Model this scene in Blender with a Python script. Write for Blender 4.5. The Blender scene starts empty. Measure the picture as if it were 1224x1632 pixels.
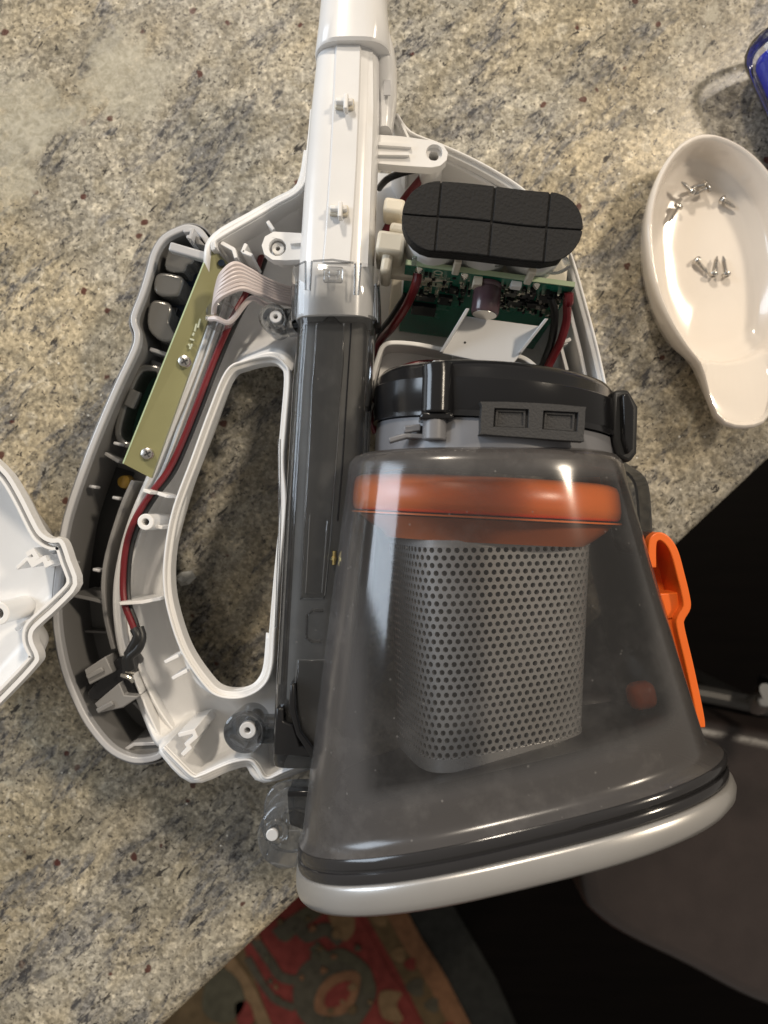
import bpy, bmesh, math, random
from mathutils import Vector, Matrix
from mathutils.geometry import tessellate_polygon
random.seed(7)
S = 0.01                      # everything below is written in centimetres
H, F, CX, CY = 32.0, 1179.0, 612.0, 816.0
scn = bpy.context.scene
COL = scn.collection

# ------------------------------------------------------------------ camera, world, lamps
cam_d = bpy.data.cameras.new("camera")
cam = bpy.data.objects.new("camera", cam_d); COL.objects.link(cam); scn.camera = cam
cam.location = (0, 0, H * S)
cam_d.sensor_fit = 'VERTICAL'; cam_d.sensor_height = 9.6; cam_d.lens = 9.6 * F / 1632
cam_d.clip_start = 0.01; cam_d.clip_end = 20
cam_d.dof.use_dof = True; cam_d.dof.focus_distance = 0.245; cam_d.dof.aperture_fstop = 3.2

scn.view_settings.view_transform = 'Standard'; scn.view_settings.look = 'None'
scn.view_settings.gamma = 1; scn.view_settings.exposure = 0.0
scn.cycles.transparent_max_bounces = 24
scn.cycles.sample_clamp_indirect = 6

w = bpy.data.worlds.new("World"); scn.world = w; w.use_nodes = True
bg = w.node_tree.nodes['Background']; bg.inputs[0].default_value = (1.0, 0.92, 0.82, 1); bg.inputs[1].default_value = 0.27

def lamp(name, loc, target, size, watts, col, shape='DISK', sy=None):
    d = bpy.data.lights.new(name, 'AREA'); d.shape = shape; d.size = size
    if sy: d.size_y = sy
    d.energy = watts; d.color = col
    o = bpy.data.objects.new(name, d); COL.objects.link(o)
    o.location = loc
    o.rotation_euler = (Vector(target) - Vector(loc)).to_track_quat('-Z', 'Y').to_euler()
lamp('ceiling_downlight', (-0.40, 1.55, 1.5), (0, 0, 0), 0.22, 25, (1.0, 0.88, 0.73))
lamp('ceiling_downlight', (1.25, 0.70, 1.5), (0.05, 0, 0), 0.2, 20, (1.0, 0.86, 0.68))
lamp('window_light', (-1.9, 0.55, 0.85), (0, 0, 0), 0.9, 27, (0.76, 0.87, 1.0), 'RECTANGLE', 1.1)

# ------------------------------------------------------------------ helpers
def P(px, py, z=0.0):
    k = (H - z) / F
    return ((px - CX) * k, (CY - py) * k, z)
def xy(pts, z): return [P(a, b, z)[:2] for a, b in pts]

WO = {}
def thing(name, label, cat, loc=(0, 0, 0), group=None):
    o = bpy.data.objects.new(name, None); COL.objects.link(o); o.empty_display_size = 0.01
    o.location = [c * S for c in loc]; WO[o.name] = Vector(loc)
    o['label'] = label; o['category'] = cat
    if group: o['group'] = group
    return o
def tag(o, label=None, cat=None, group=None, kind=None):
    if label: o['label'] = label
    if cat: o['category'] = cat
    if group: o['group'] = group
    if kind: o['kind'] = kind
    return o
def obj(name, vf, m, parent=None, bevel=0, ang=35, seg=2, attr=None, sub=0, solid=0):
    vs, fs = vf[0], vf[1]
    vs = [Vector(v) for v in vs]
    lo = Vector([min(v[i] for v in vs) for i in range(3)]); hi = Vector([max(v[i] for v in vs) for i in range(3)])
    org = Vector(((lo.x + hi.x) / 2, (lo.y + hi.y) / 2, lo.z))
    me = bpy.data.meshes.new(name)
    me.from_pydata([(v - org) * S for v in vs], [], fs)
    bm = bmesh.new(); bm.from_mesh(me); bmesh.ops.recalc_face_normals(bm, faces=bm.faces); bm.to_mesh(me); bm.free()
    me.materials.append(m)
    me.shade_smooth(); me.set_sharp_from_angle(angle=math.radians(ang))
    if attr:
        a = me.attributes.new(attr[0], 'FLOAT', 'POINT'); a.data.foreach_set('value', attr[1])
    o = bpy.data.objects.new(name, me); COL.objects.link(o)
    WO[o.name] = org
    if parent: o.parent = parent; o.location = (org - WO[parent.name]) * S
    else: o.location = org * S
    if solid:
        md = o.modifiers.new('Solidify', 'SOLIDIFY'); md.thickness = solid * S; md.offset = -1
    if bevel:
        md = o.modifiers.new('Bevel', 'BEVEL'); md.width = bevel * S; md.segments = seg; md.limit_method = 'ANGLE'; md.angle_limit = math.radians(40)
        md.harden_normals = False
    if sub:
        md = o.modifiers.new('Subdivision', 'SUBSURF'); md.levels = sub; md.render_levels = sub
    return o
def join(*vfs):
    V, Fc = [], []
    for v, f in vfs:
        n = len(V); V += list(v); Fc += [[i + n for i in q] for q in f]
    return V, Fc
def cat(pts, n=6, closed=False):
    pts = [Vector(p) for p in pts]; N = len(pts); out = []
    rng = range(N) if closed else range(N - 1)
    for i in rng:
        if closed: a, b, c, d = pts[i - 1], pts[i], pts[(i + 1) % N], pts[(i + 2) % N]
        else: a, b, c, d = pts[max(i - 1, 0)], pts[i], pts[i + 1], pts[min(i + 2, N - 1)]
        for k in range(n):
            t = k / n
            out.append(0.5 * ((2 * b) + (c - a) * t + (2 * a - 5 * b + 4 * c - d) * t * t + (3 * b - a - 3 * c + d) * t ** 3))
    if not closed: out.append(pts[-1])
    return out
def cpx(pts, n=5, closed=True):
    return [(v.x, v.y) for v in cat([Vector((a, b, 0)) for a, b in pts], n, closed)]
def prism(out, z0, z1, holes=()):
    out = [(p[0], p[1]) for p in out]; loops = [out] + [list(h) for h in holes]
    V, Fc = [], []; base = []
    for L in loops:
        base.append(len(V)); V += [(x, y, z0) for x, y in L] + [(x, y, z1) for x, y in L]
    for bi, L in zip(base, loops):
        n = len(L)
        for i in range(n):
            j = (i + 1) % n; Fc.append([bi + i, bi + j, bi + n + j, bi + n + i])
    if len(loops) == 1:
        n = len(out); Fc += [list(range(n))[::-1], list(range(n, 2 * n))]
    else:
        tri = tessellate_polygon([[Vector((x, y, 0)) for x, y in L] for L in loops])
        idx = []
        for bi, L in zip(base, loops): idx += [(bi + i, bi + len(L) + i) for i in range(len(L))]
        for t in tri:
            Fc.append([idx[k][0] for k in t][::-1]); Fc.append([idx[k][1] for k in t])
    return V, Fc
def pp(pts, z0, z1, hz=None, holes=()):        # prism whose outline is read at height z1
    hz = z1 if hz is None else hz
    return prism(xy(pts, hz), z0, z1, [xy(h, hz) for h in holes])
def offs(path, d, closed):
    n = len(path); out = []
    for i in range(n):
        p = Vector(path[i][:2])
        a = Vector(path[i - 1][:2]) if (closed or i > 0) else None
        b = Vector(path[(i + 1) % n][:2]) if (closed or i < n - 1) else None
        t1 = (p - a).normalized() if a is not None and (p - a).length > 1e-9 else None
        t2 = (b - p).normalized() if b is not None and (b - p).length > 1e-9 else None
        if t1 is None: t1 = t2
        if t2 is None: t2 = t1
        n1 = Vector((-t1.y, t1.x)); n2 = Vector((-t2.y, t2.x)); m = n1 + n2
        if m.length < 1e-6: m = n1.copy()
        m.normalize(); k = 1 / max(0.5, m.dot(n1))
        out.append((p.x + m.x * d * k, p.y + m.y * d * k))
    return out
def wall(path, wd, z0, z1, closed=False, off=0.0, zt=None):
    """a ribbon wall of width wd along path; z1 may be a list per point"""
    L = offs(path, off + wd / 2, closed); R = offs(path, off - wd / 2, closed); n = len(path)
    zz = z1 if isinstance(z1, (list, tuple)) else [z1] * n
    z00 = z0 if isinstance(z0, (list, tuple)) else [z0] * n
    V = []
    for i in range(n): V += [(L[i][0], L[i][1], z00[i]), (L[i][0], L[i][1], zz[i]), (R[i][0], R[i][1], zz[i]), (R[i][0], R[i][1], z00[i])]
    Fc = []
    for i in range(n if closed else n - 1):
        j = (i + 1) % n
        for k in range(4):
            l = (k + 1) % 4; Fc.append([4 * i + k, 4 * j + k, 4 * j + l, 4 * i + l])
    if not closed: Fc += [[0, 1, 2, 3], [4 * n - 1, 4 * n - 2, 4 * n - 3, 4 * n - 4]]
    return V, Fc
def tube(path, r, n=10, smooth=6, cap=True):
    pts = cat(path, smooth) if smooth else [Vector(p) for p in path]
    V, Fc = [], []; N = len(pts); up = Vector((0.13, 0.2, 1)).normalized(); prev = None
    for i, p in enumerate(pts):
        t = (pts[min(i + 1, N - 1)] - pts[max(i - 1, 0)]).normalized()
        if prev is None:
            a = t.cross(up)
            if a.length < 0.05: a = t.cross(Vector((1, 0, 0)))
        else: a = prev - t * prev.dot(t)
        a.normalize(); b = t.cross(a); prev = a
        rr = r(i / (N - 1)) if callable(r) else r
        for k in range(n):
            q = 2 * math.pi * k / n; V.append(p + a * (math.cos(q) * rr) + b * (math.sin(q) * rr))
    for i in range(N - 1):
        for k in range(n):
            l = (k + 1) % n; Fc.append([i * n + k, i * n + l, (i + 1) * n + l, (i + 1) * n + k])
    if cap: Fc += [list(range(n))[::-1], [(N - 1) * n + k for k in range(n)]]
    return V, Fc
def loft(rings, cap0=True, cap1=True):
    V, Fc = [], []; n = len(rings[0])
    for r in rings: V += [tuple(p) for p in r]
    for i in range(len(rings) - 1):
        for k in range(n):
            l = (k + 1) % n; Fc.append([i * n + k, i * n + l, (i + 1) * n + l, (i + 1) * n + k])
    if cap0: Fc.append(list(range(n))[::-1])
    if cap1: Fc.append([(len(rings) - 1) * n + k for k in range(n)])
    return V, Fc
def cyl(c, r, z0, z1, n=24, r2=None):
    r2 = r if r2 is None else r2
    return loft([[(c[0] + q * math.cos(2 * math.pi * k / n), c[1] + q * math.sin(2 * math.pi * k / n), z) for k in range(n)] for q, z in ((r, z0), (r2, z1))])
def lathe(c, prof, n=28, closed_ends=True):
    return loft([[(c[0] + r * math.cos(2 * math.pi * k / n), c[1] + r * math.sin(2 * math.pi * k / n), z) for k in range(n)] for r, z in prof], closed_ends, closed_ends)
def ringtube(c, ro, ri, z0, z1, n=28):
    rings = [[(c[0] + r * math.cos(2 * math.pi * k / n), c[1] + r * math.sin(2 * math.pi * k / n), z) for k in range(n)] for r, z in ((ri, z0), (ro, z0), (ro, z1), (ri, z1), (ri, z0))]
    return loft(rings, False, False)
def box(c, s, rz=0.0, rx=0.0, ry=0.0):
    M = Matrix.Translation(c) @ Matrix.Rotation(rz, 4, 'Z') @ Matrix.Rotation(ry, 4, 'Y') @ Matrix.Rotation(rx, 4, 'X')
    V = [M @ Vector((a * s[0] / 2, b * s[1] / 2, d * s[2] / 2)) for a in (-1, 1) for b in (-1, 1) for d in (-1, 1)]
    return V, [[0, 1, 3, 2], [4, 6, 7, 5], [0, 4, 5, 1], [2, 3, 7, 6], [0, 2, 6, 4], [1, 5, 7, 3]]
def boxf(o, u, v, w_):
    o, u, v, w_ = Vector(o), Vector(u), Vector(v), Vector(w_)
    V = [o + u * a + v * b + w_ * d for a in (0, 1) for b in (0, 1) for d in (0, 1)]
    return V, [[0, 1, 3, 2], [4, 6, 7, 5], [0, 4, 5, 1], [2, 3, 7, 6], [0, 2, 6, 4], [1, 5, 7, 3]]
def sup(q, a, b, n):
    c, s = math.cos(q), math.sin(q)
    return (a * math.copysign(abs(c) ** (2 / n), c), b * math.copysign(abs(s) ** (2 / n), s))
def clampf(v, a=0.0, b=1.0): return max(a, min(b, v))
def sst(a, b, v): v = clampf((v - a) / (b - a)); return v * v * (3 - 2 * v)

# ------------------------------------------------------------------ materials
def newmat(name):
    m = bpy.data.materials.new(name); m.use_nodes = True
    return m, m.node_tree.nodes, m.node_tree.links, m.node_tree.nodes['Principled BSDF']
def plastic(name, col, rough=0.35, spec=0.5, bump=0.04, bscale=900, metal=0.0, coat=0.0, vary=0.06, trans=0.0):
    m, N, L, b = newmat(name)
    b.inputs['Roughness'].default_value = rough; b.inputs['Specular IOR Level'].default_value = spec
    b.inputs['Metallic'].default_value = metal; b.inputs['Coat Weight'].default_value = coat
    b.inputs['Transmission Weight'].default_value = trans
    tc = N.new('ShaderNodeTexCoord'); n1 = N.new('ShaderNodeTexNoise'); n1.inputs['Scale'].default_value = 60; n1.inputs['Detail'].default_value = 5
    L.new(tc.outputs['Object'], n1.inputs['Vector'])
    mx = N.new('ShaderNodeMix'); mx.data_type = 'RGBA'
    mx.inputs[6].default_value = (*[c * (1 - vary) for c in col], 1); mx.inputs[7].default_value = (*[min(1, c * (1 + vary)) for c in col], 1)
    L.new(n1.outputs['Fac'], mx.inputs[0]); L.new(mx.outputs[2], b.inputs['Base Color'])
    mr = N.new('ShaderNodeMapRange'); mr.inputs[3].default_value = max(0.02, rough - 0.07); mr.inputs[4].default_value = rough + 0.09
    L.new(n1.outputs['Fac'], mr.inputs[0]); L.new(mr.outputs[0], b.inputs['Roughness'])
    if bump:
        n2 = N.new('ShaderNodeTexNoise'); n2.inputs['Scale'].default_value = bscale; n2.inputs['Detail'].default_value = 3
        L.new(tc.outputs['Object'], n2.inputs['Vector'])
        bp = N.new('ShaderNodeBump'); bp.inputs['Strength'].default_value = bump; bp.inputs['Distance'].default_value = 0.0004
        L.new(n2.outputs['Fac'], bp.inputs['Height']); L.new(bp.outputs[0], b.inputs['Normal'])
    return m
def smoky(name, col, tint, alpha, rough, attr=None, alpha2=None, ior=1.45, dust=0.0, rough_coat=None, haze=(0.16, 0.155, 0.155)):
    """tinted see-through plastic: part of the light passes straight, part is scattered by the pigment, gloss on top"""
    m, N, L, b = newmat(name); out = N['Material Output']; N.remove(b)
    tr = N.new('ShaderNodeBsdfTransparent'); tr.inputs[0].default_value = (*tint, 1)
    di = N.new('ShaderNodeBsdfDiffuse'); di.inputs[0].default_value = (*col, 1)
    gl = N.new('ShaderNodeBsdfGlossy'); gl.inputs['Roughness'].default_value = rough; gl.inputs[0].default_value = (1, 1, 1, 1)
    fr = N.new('ShaderNodeFresnel'); fr.inputs[0].default_value = ior
    mix = N.new('ShaderNodeMixShader'); mix.inputs[0].default_value = alpha
    tc = N.new('ShaderNodeTexCoord'); n1 = N.new('ShaderNodeTexNoise'); n1.inputs['Scale'].default_value = 55; n1.inputs['Detail'].default_value = 8; n1.inputs['Roughness'].default_value = 0.7
    L.new(tc.outputs['Object'], n1.inputs['Vector'])
    fac = None
    if attr:
        at = N.new('ShaderNodeAttribute'); at.attribute_name = attr
        mr = N.new('ShaderNodeMapRange'); mr.inputs[3].default_value = alpha; mr.inputs[4].default_value = alpha2
        L.new(at.outputs['Fac'], mr.inputs[0]); fac = mr.outputs[0]
        mr2 = N.new('ShaderNodeMapRange'); mr2.inputs[3].default_value = rough; mr2.inputs[4].default_value = rough_coat or rough
        L.new(at.outputs['Fac'], mr2.inputs[0]); L.new(mr2.outputs[0], gl.inputs['Roughness'])
    if dust:
        mr3 = N.new('ShaderNodeMapRange'); mr3.inputs[1].default_value = 0.50; mr3.inputs[2].default_value = 0.78; mr3.inputs[3].default_value = 0; mr3.inputs[4].default_value = dust
        L.new(n1.outputs['Fac'], mr3.inputs[0])
        vo = N.new('ShaderNodeTexVoronoi'); vo.inputs['Scale'].default_value = 220; L.new(tc.outputs['Object'], vo.inputs['Vector'])
        lt = N.new('ShaderNodeMath'); lt.operation = 'LESS_THAN'; lt.inputs[1].default_value = 0.07; L.new(vo.outputs['Distance'], lt.inputs[0])
        sc = N.new('ShaderNodeMath'); sc.operation = 'MULTIPLY'; sc.inputs[1].default_value = 0.25; L.new(lt.outputs[0], sc.inputs[0])
        sm = N.new('ShaderNodeMapping'); sm.inputs['Rotation'].default_value = (0, 0, 0.6); L.new(tc.outputs['Object'], sm.inputs[0])
        sm2 = N.new('ShaderNodeMapping'); sm2.inputs['Scale'].default_value = (900, 22, 60); L.new(sm.outputs[0], sm2.inputs[0])
        sn = N.new('ShaderNodeTexNoise'); sn.inputs['Scale'].default_value = 1.0; sn.inputs['Detail'].default_value = 2; L.new(sm2.outputs[0], sn.inputs['Vector'])
        sr = N.new('ShaderNodeMapRange'); sr.inputs[1].default_value = 0.74; sr.inputs[2].default_value = 0.78; sr.inputs[3].default_value = 0; sr.inputs[4].default_value = 0.22; L.new(sn.outputs['Fac'], sr.inputs[0])
        sa = N.new('ShaderNodeMath'); sa.operation = 'ADD'; L.new(sc.outputs[0], sa.inputs[0]); L.new(sr.outputs[0], sa.inputs[1])
        ad0 = N.new('ShaderNodeMath'); ad0.operation = 'ADD'; L.new(mr3.outputs[0], ad0.inputs[0]); L.new(sa.outputs[0], ad0.inputs[1])
        ad = N.new('ShaderNodeMath'); ad.operation = 'ADD'; ad.use_clamp = True
        if fac: L.new(fac, ad.inputs[0])
        else: ad.inputs[0].default_value = alpha
        L.new(ad0.outputs[0], ad.inputs[1]); fac = ad.outputs[0]
        mc = N.new('ShaderNodeMix'); mc.data_type = 'RGBA'; mc.inputs[6].default_value = (*col, 1)
        if attr:
            mh = N.new('ShaderNodeMix'); mh.data_type = 'RGBA'; mh.inputs[6].default_value = (*haze, 1); mh.inputs[7].default_value = (*col, 1); L.new(at.outputs['Fac'], mh.inputs[0]); L.new(mh.outputs[2], mc.inputs[6])
        mc.inputs[7].default_value = (0.36, 0.34, 0.32, 1)
        L.new(ad0.outputs[0], mc.inputs[0]); L.new(mc.outputs[2], di.inputs[0])
    if fac: L.new(fac, mix.inputs[0])
    L.new(tr.outputs[0], mix.inputs[1]); L.new(di.outputs[0], mix.inputs[2])
    m2 = N.new('ShaderNodeMixShader'); L.new(fr.outputs[0], m2.inputs[0]); L.new(mix.outputs[0], m2.inputs[1]); L.new(gl.outputs[0], m2.inputs[2])
    L.new(m2.outputs[0], out.inputs[0])
    return m
WHITE = plastic('white_plastic', (0.80, 0.79, 0.775), 0.34)
WHITE2 = plastic('white_gloss_plastic', (0.76, 0.755, 0.75), 0.2, 0.55, 0.02)
CREAM = plastic('cream_plastic', (0.70, 0.64, 0.52), 0.42)
GREY = plastic('grey_plastic', (0.22, 0.215, 0.21), 0.38)
GREYL = plastic('lit_rim_grey_plastic', (0.47, 0.47, 0.48), 0.22)  # lighter than GREY: window light on the panel rim put into the colour
SILVER = plastic('silver_paint', (0.44, 0.425, 0.405), 0.3, 0.6, 0.03, 2500, 0.55, 0.25)
BTN = plastic('button_silver', (0.19, 0.185, 0.175), 0.2, 0.5, 0.02, 1500, 0.5)
BLACK = plastic('black_plastic', (0.010, 0.010, 0.011), 0.16, 0.5, 0.03)
BLACK2 = plastic('black_matt_plastic', (0.02, 0.02, 0.02), 0.45)
RUBBER = plastic('grey_rubber', (0.035, 0.034, 0.034), 0.6, 0.4, 0.5, 1400)
FOAM = plastic('black_foam', (0.013, 0.0125, 0.0125), 0.7, 0.3, 1.0, 1000, vary=0.35)
ORANGE = plastic('orange_plastic', (0.86, 0.16, 0.02), 0.33)
ORANGE2 = plastic('orange_ring_plastic', (0.98, 0.25, 0.055), 0.3)
MESHG = plastic('filter_screen_grey', (0.46, 0.46, 0.455), 0.26, 0.5, 0.02, 1500, 0.35)
COLLAR = plastic('grey_collar_plastic', (0.17, 0.17, 0.18), 0.35)
STEEL = plastic('steel', (0.62, 0.60, 0.57), 0.25, 0.5, 0.05, 2000, 1.0)
SOLDER = plastic('solder', (0.72, 0.68, 0.6), 0.25, 0.5, 0.1, 3000, 1.0)
GREENP = plastic('green_circuit_board', (0.012, 0.16, 0.10), 0.25, 0.5, 0.15, 1500, vary=0.4)
GREENE = plastic('board_edge', (0.42, 0.52, 0.33), 0.5)
OLIVE = plastic('olive_circuit_board', (0.27, 0.262, 0.13), 0.3, 0.5, 0.03, vary=0.12)
SILK = plastic('silkscreen_print', (0.50, 0.53, 0.40), 0.6)
CAPB = plastic('capacitor_sleeve', (0.085, 0.05, 0.058), 0.22)
RED = plastic('red_wire', (0.145, 0.009, 0.013), 0.32)
BWIRE = plastic('black_wire', (0.014, 0.014, 0.014), 0.4)
RIBB = plastic('pink_white_wire', (0.66, 0.58, 0.56), 0.4)
CERAM = plastic('glazed_ceramic', (0.81, 0.745, 0.67), 0.12, 0.5, 0.01, 200, coat=0.5, vary=0.03)
DARKI = plastic('dark_filter_cloth', (0.03, 0.028, 0.026), 0.8)
BLUEP = plastic('blue_handle_core', (0.003, 0.018, 0.42), 0.2)
CRYST = smoky('milky_crystal', (0.8, 0.8, 0.77), (0.95, 0.95, 0.92), 0.8, 0.15)
BINM = smoky('smoked_bin_plastic', (0.068, 0.063, 0.061), (0.94, 0.93, 0.925), 0.085, 0.10, 'frost', 0.88, 1.55, 0.13, 0.22)
SMOKE = smoky('smoked_duct_plastic', (0.11, 0.11, 0.11), (0.70, 0.70, 0.70), 0.22, 0.09, None, None, 1.45, 0.22)
SMOKE2 = smoky('smoked_boss_plastic', (0.08, 0.08, 0.082), (0.72, 0.73, 0.74), 0.16, 0.08)
CLEAR = smoky('clear_plastic', (0.45, 0.46, 0.47), (0.90, 0.905, 0.91), 0.12, 0.07)
CLEARH = smoky('clear_handle_plastic', (0.30, 0.30, 0.32), (0.86, 0.88, 0.93), 0.05, 0.05, ior=1.33)

def granite():
    m, N, L, b = newmat('polished_granite')
    tc = N.new('ShaderNodeTexCoord'); mp = N.new('ShaderNodeMapping'); mp.inputs['Scale'].default_value = (100, 100, 100)
    L.new(tc.outputs['Object'], mp.inputs[0])
    mr_ = N.new('ShaderNodeMapping'); mr_.inputs['Rotation'].default_value = (0, 0, math.radians(-46)); L.new(mp.outputs[0], mr_.inputs[0])
    ms = N.new('ShaderNodeMapping'); ms.inputs['Scale'].default_value = (0.5, 1.25, 1); L.new(mr_.outputs[0], ms.inputs[0])
    def noise(sc, det, ro, vec, dist=0.0):
        n = N.new('ShaderNodeTexNoise'); n.inputs['Scale'].default_value = sc; n.inputs['Detail'].default_value = det; n.inputs['Roughness'].default_value = ro
        n.inputs['Distortion'].default_value = dist; L.new(vec, n.inputs['Vector']); return n.outputs['Fac']
    def rng(v, a, b_, c=0.0, d=1.0):
        r = N.new('ShaderNodeMapRange'); r.inputs[1].default_value = a; r.inputs[2].default_value = b_; r.inputs[3].default_value = c; r.inputs[4].default_value = d
        r.interpolation_type = 'SMOOTHSTEP'; L.new(v, r.inputs[0]); return r.outputs[0]
    def mixc(f, a, c, mode='MIX'):
        x = N.new('ShaderNodeMix'); x.data_type = 'RGBA'; x.blend_type = mode
        if isinstance(f, (int, float)): x.inputs[0].default_value = f
        else: L.new(f, x.inputs[0])
        for i, q in ((6, a), (7, c)):
            if isinstance(q, tuple): x.inputs[i].default_value = (*q, 1)
            else: L.new(q, x.inputs[i])
        return x.outputs[2]
    def mul(a, c):
        x = N.new('ShaderNodeMath'); x.operation = 'MULTIPLY'; L.new(a, x.inputs[0])
        if isinstance(c, (int, float)): x.inputs[1].default_value = c
        else: L.new(c, x.inputs[1])
        return x.outputs[0]
    big = noise(0.16, 4, 0.55, ms.outputs[0], 0.6); mid = noise(0.50, 7, 0.66, ms.outputs[0], 0.7)
    fine = noise(5.0, 6, 0.75, mp.outputs[0]); fine2 = noise(3.2, 6, 0.72, ms.outputs[0], 0.3)
    veil = noise(0.24, 3, 0.5, ms.outputs[0], 0.4)
    c = mixc(rng(big, 0.40, 0.60), (0.425, 0.362, 0.25), (0.355, 0.33, 0.275))
    c = mixc(rng(noise(0.9, 6, 0.68, mp.outputs[0], 0.6), 0.45, 0.62, 0, 0.8), c, (0.255, 0.225, 0.165))
    c = mixc(rng(noise(1.3, 5, 0.6, mp.outputs[0], 0.5), 0.54, 0.64, 0, 0.75), c, (0.52, 0.47, 0.37))
    vein = rng(mid, 0.50, 0.60, 0, 1)
    c = mixc(mul(vein, rng(noise(2.6, 5, 0.7, ms.outputs[0]), 0.40, 0.58, 0.25, 0.95)), c, (0.185, 0.178, 0.168))
    # crystal grains
    vo = N.new('ShaderNodeTexVoronoi'); vo.inputs['Scale'].default_value = 6.5; L.new(mp.outputs[0], vo.inputs['Vector'])
    sep = N.new('ShaderNodeSeparateColor'); L.new(vo.outputs['Color'], sep.inputs[0])
    g = N.new('ShaderNodeMapRange'); g.inputs[3].default_value = 0.42; g.inputs[4].default_value = 1.5; L.new(sep.outputs[0], g.inputs[0])
    c = mixc(0.6, c, g.outputs[0], 'MULTIPLY')
    g2 = rng(fine, 0.3, 0.7, 0.5, 1.45); c = mixc(0.75, c, g2, 'MULTIPLY')
    # pale quartz
    c = mixc(mul(rng(noise(0.75, 4, 0.5, mp.outputs[0], 1.2), 0.60, 0.68, 0, 0.8), rng(veil, 0.5, 0.62)), c, (0.50, 0.46, 0.36))
    # dark clusters along the veins, black specks, maroon garnets
    c = mixc(mul(rng(fine2, 0.54, 0.60, 0, 0.9), rng(mid, 0.47, 0.56)), c, (0.05, 0.05, 0.055))
    c = mixc(rng(noise(2.3, 3, 0.6, ms.outputs[0], 0.5), 0.66, 0.685, 0, 0.94), c, (0.03, 0.027, 0.026))
    c = mixc(rng(noise(5.5, 3, 0.6, mp.outputs[0]), 0.615, 0.65, 0, 0.85), c, (0.05, 0.044, 0.04))
    v2 = N.new('ShaderNodeTexVoronoi'); v2.inputs['Scale'].default_value = 0.85
    wv = N.new('ShaderNodeTexNoise'); wv.inputs['Scale'].default_value = 2.0
    L.new(mp.outputs[0], wv.inputs['Vector'])
    av = N.new('ShaderNodeVectorMath'); av.operation = 'MULTIPLY_ADD'; av.inputs[1].default_value = (0.35, 0.35, 0.35); L.new(wv.outputs['Color'], av.inputs[0]); L.new(mp.outputs[0], av.inputs[2])
    L.new(av.outputs[0], v2.inputs['Vector'])
    s2 = N.new('ShaderNodeSeparateColor'); L.new(v2.outputs['Color'], s2.inputs[0])
    c = mixc(mul(rng(v2.outputs['Distance'], 0.11, 0.16, 0.92, 0.0), rng(s2.outputs[0], 0.35, 0.4)), c, (0.075, 0.022, 0.016))
    cl = rng(noise(0.13, 5, 0.6, mp.outputs[0], 0.9), 0.36, 0.64, 0.74, 1.22); c = mixc(0.9, c, cl, 'MULTIPLY')
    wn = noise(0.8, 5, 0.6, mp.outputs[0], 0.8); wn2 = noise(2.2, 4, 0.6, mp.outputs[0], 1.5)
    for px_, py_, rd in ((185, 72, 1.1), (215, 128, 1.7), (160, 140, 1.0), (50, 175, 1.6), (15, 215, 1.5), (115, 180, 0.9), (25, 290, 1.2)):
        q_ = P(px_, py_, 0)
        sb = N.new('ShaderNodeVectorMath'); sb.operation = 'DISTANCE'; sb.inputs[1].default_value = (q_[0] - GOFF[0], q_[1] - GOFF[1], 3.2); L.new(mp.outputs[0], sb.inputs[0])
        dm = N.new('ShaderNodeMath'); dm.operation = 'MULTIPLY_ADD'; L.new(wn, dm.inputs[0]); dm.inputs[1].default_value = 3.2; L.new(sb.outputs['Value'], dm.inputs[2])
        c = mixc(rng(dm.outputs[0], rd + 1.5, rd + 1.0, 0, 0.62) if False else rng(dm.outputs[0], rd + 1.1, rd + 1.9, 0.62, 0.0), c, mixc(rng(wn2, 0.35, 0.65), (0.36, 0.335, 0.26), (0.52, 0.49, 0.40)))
    v3 = N.new('ShaderNodeTexVoronoi'); v3.inputs['Scale'].default_value = 2.2; L.new(mp.outputs[0], v3.inputs['Vector'])
    s3 = N.new('ShaderNodeSeparateColor'); L.new(v3.outputs['Color'], s3.inputs[0])
    c = mixc(mul(rng(v3.outputs['Distance'], 0.07, 0.12, 0.9, 0.0), rng(s3.outputs[1], 0.88, 0.9)), c, (0.8, 0.78, 0.7))  # sparse pale specks: crystal sparkle painted into the stone colour
    L.new(c, b.inputs['Base Color'])
    r = rng(fine, 0.3, 0.7, 0.16, 0.34); L.new(r, b.inputs['Roughness'])
    b.inputs['Specular IOR Level'].default_value = 0.45
    bp = N.new('ShaderNodeBump'); bp.inputs['Strength'].default_value = 0.12; bp.inputs['Distance'].default_value = 0.0006
    L.new(fine2, bp.inputs['Height']); L.new(bp.outputs[0], b.inputs['Normal'])
    return m


# ------------------------------------------------------------------ setting: floor, rug, counter, stool
FZ = -92.0
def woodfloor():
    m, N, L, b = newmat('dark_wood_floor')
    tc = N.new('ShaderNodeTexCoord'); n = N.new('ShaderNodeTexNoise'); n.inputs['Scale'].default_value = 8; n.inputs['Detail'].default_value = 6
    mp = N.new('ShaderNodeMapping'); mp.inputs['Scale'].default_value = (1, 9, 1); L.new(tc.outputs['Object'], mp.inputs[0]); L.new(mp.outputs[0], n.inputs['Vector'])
    cr = N.new('ShaderNodeValToRGB'); cr.color_ramp.elements[0].color = (0.0015, 0.001, 0.0008, 1); cr.color_ramp.elements[1].color = (0.005, 0.0035, 0.003, 1)  # near-black wood: darkness below the counter is put into the colour
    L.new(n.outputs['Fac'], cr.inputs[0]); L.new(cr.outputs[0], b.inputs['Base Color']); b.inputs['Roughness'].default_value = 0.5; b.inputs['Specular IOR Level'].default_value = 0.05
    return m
WOOD = woodfloor()
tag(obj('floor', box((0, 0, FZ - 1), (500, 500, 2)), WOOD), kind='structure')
e0, e1 = Vector(P(1224, 740, 0)), Vector(P(270, 1632, 0))
ed = (e1 - e0).normalized(); en = Vector((ed.y, -ed.x, 0))
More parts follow.
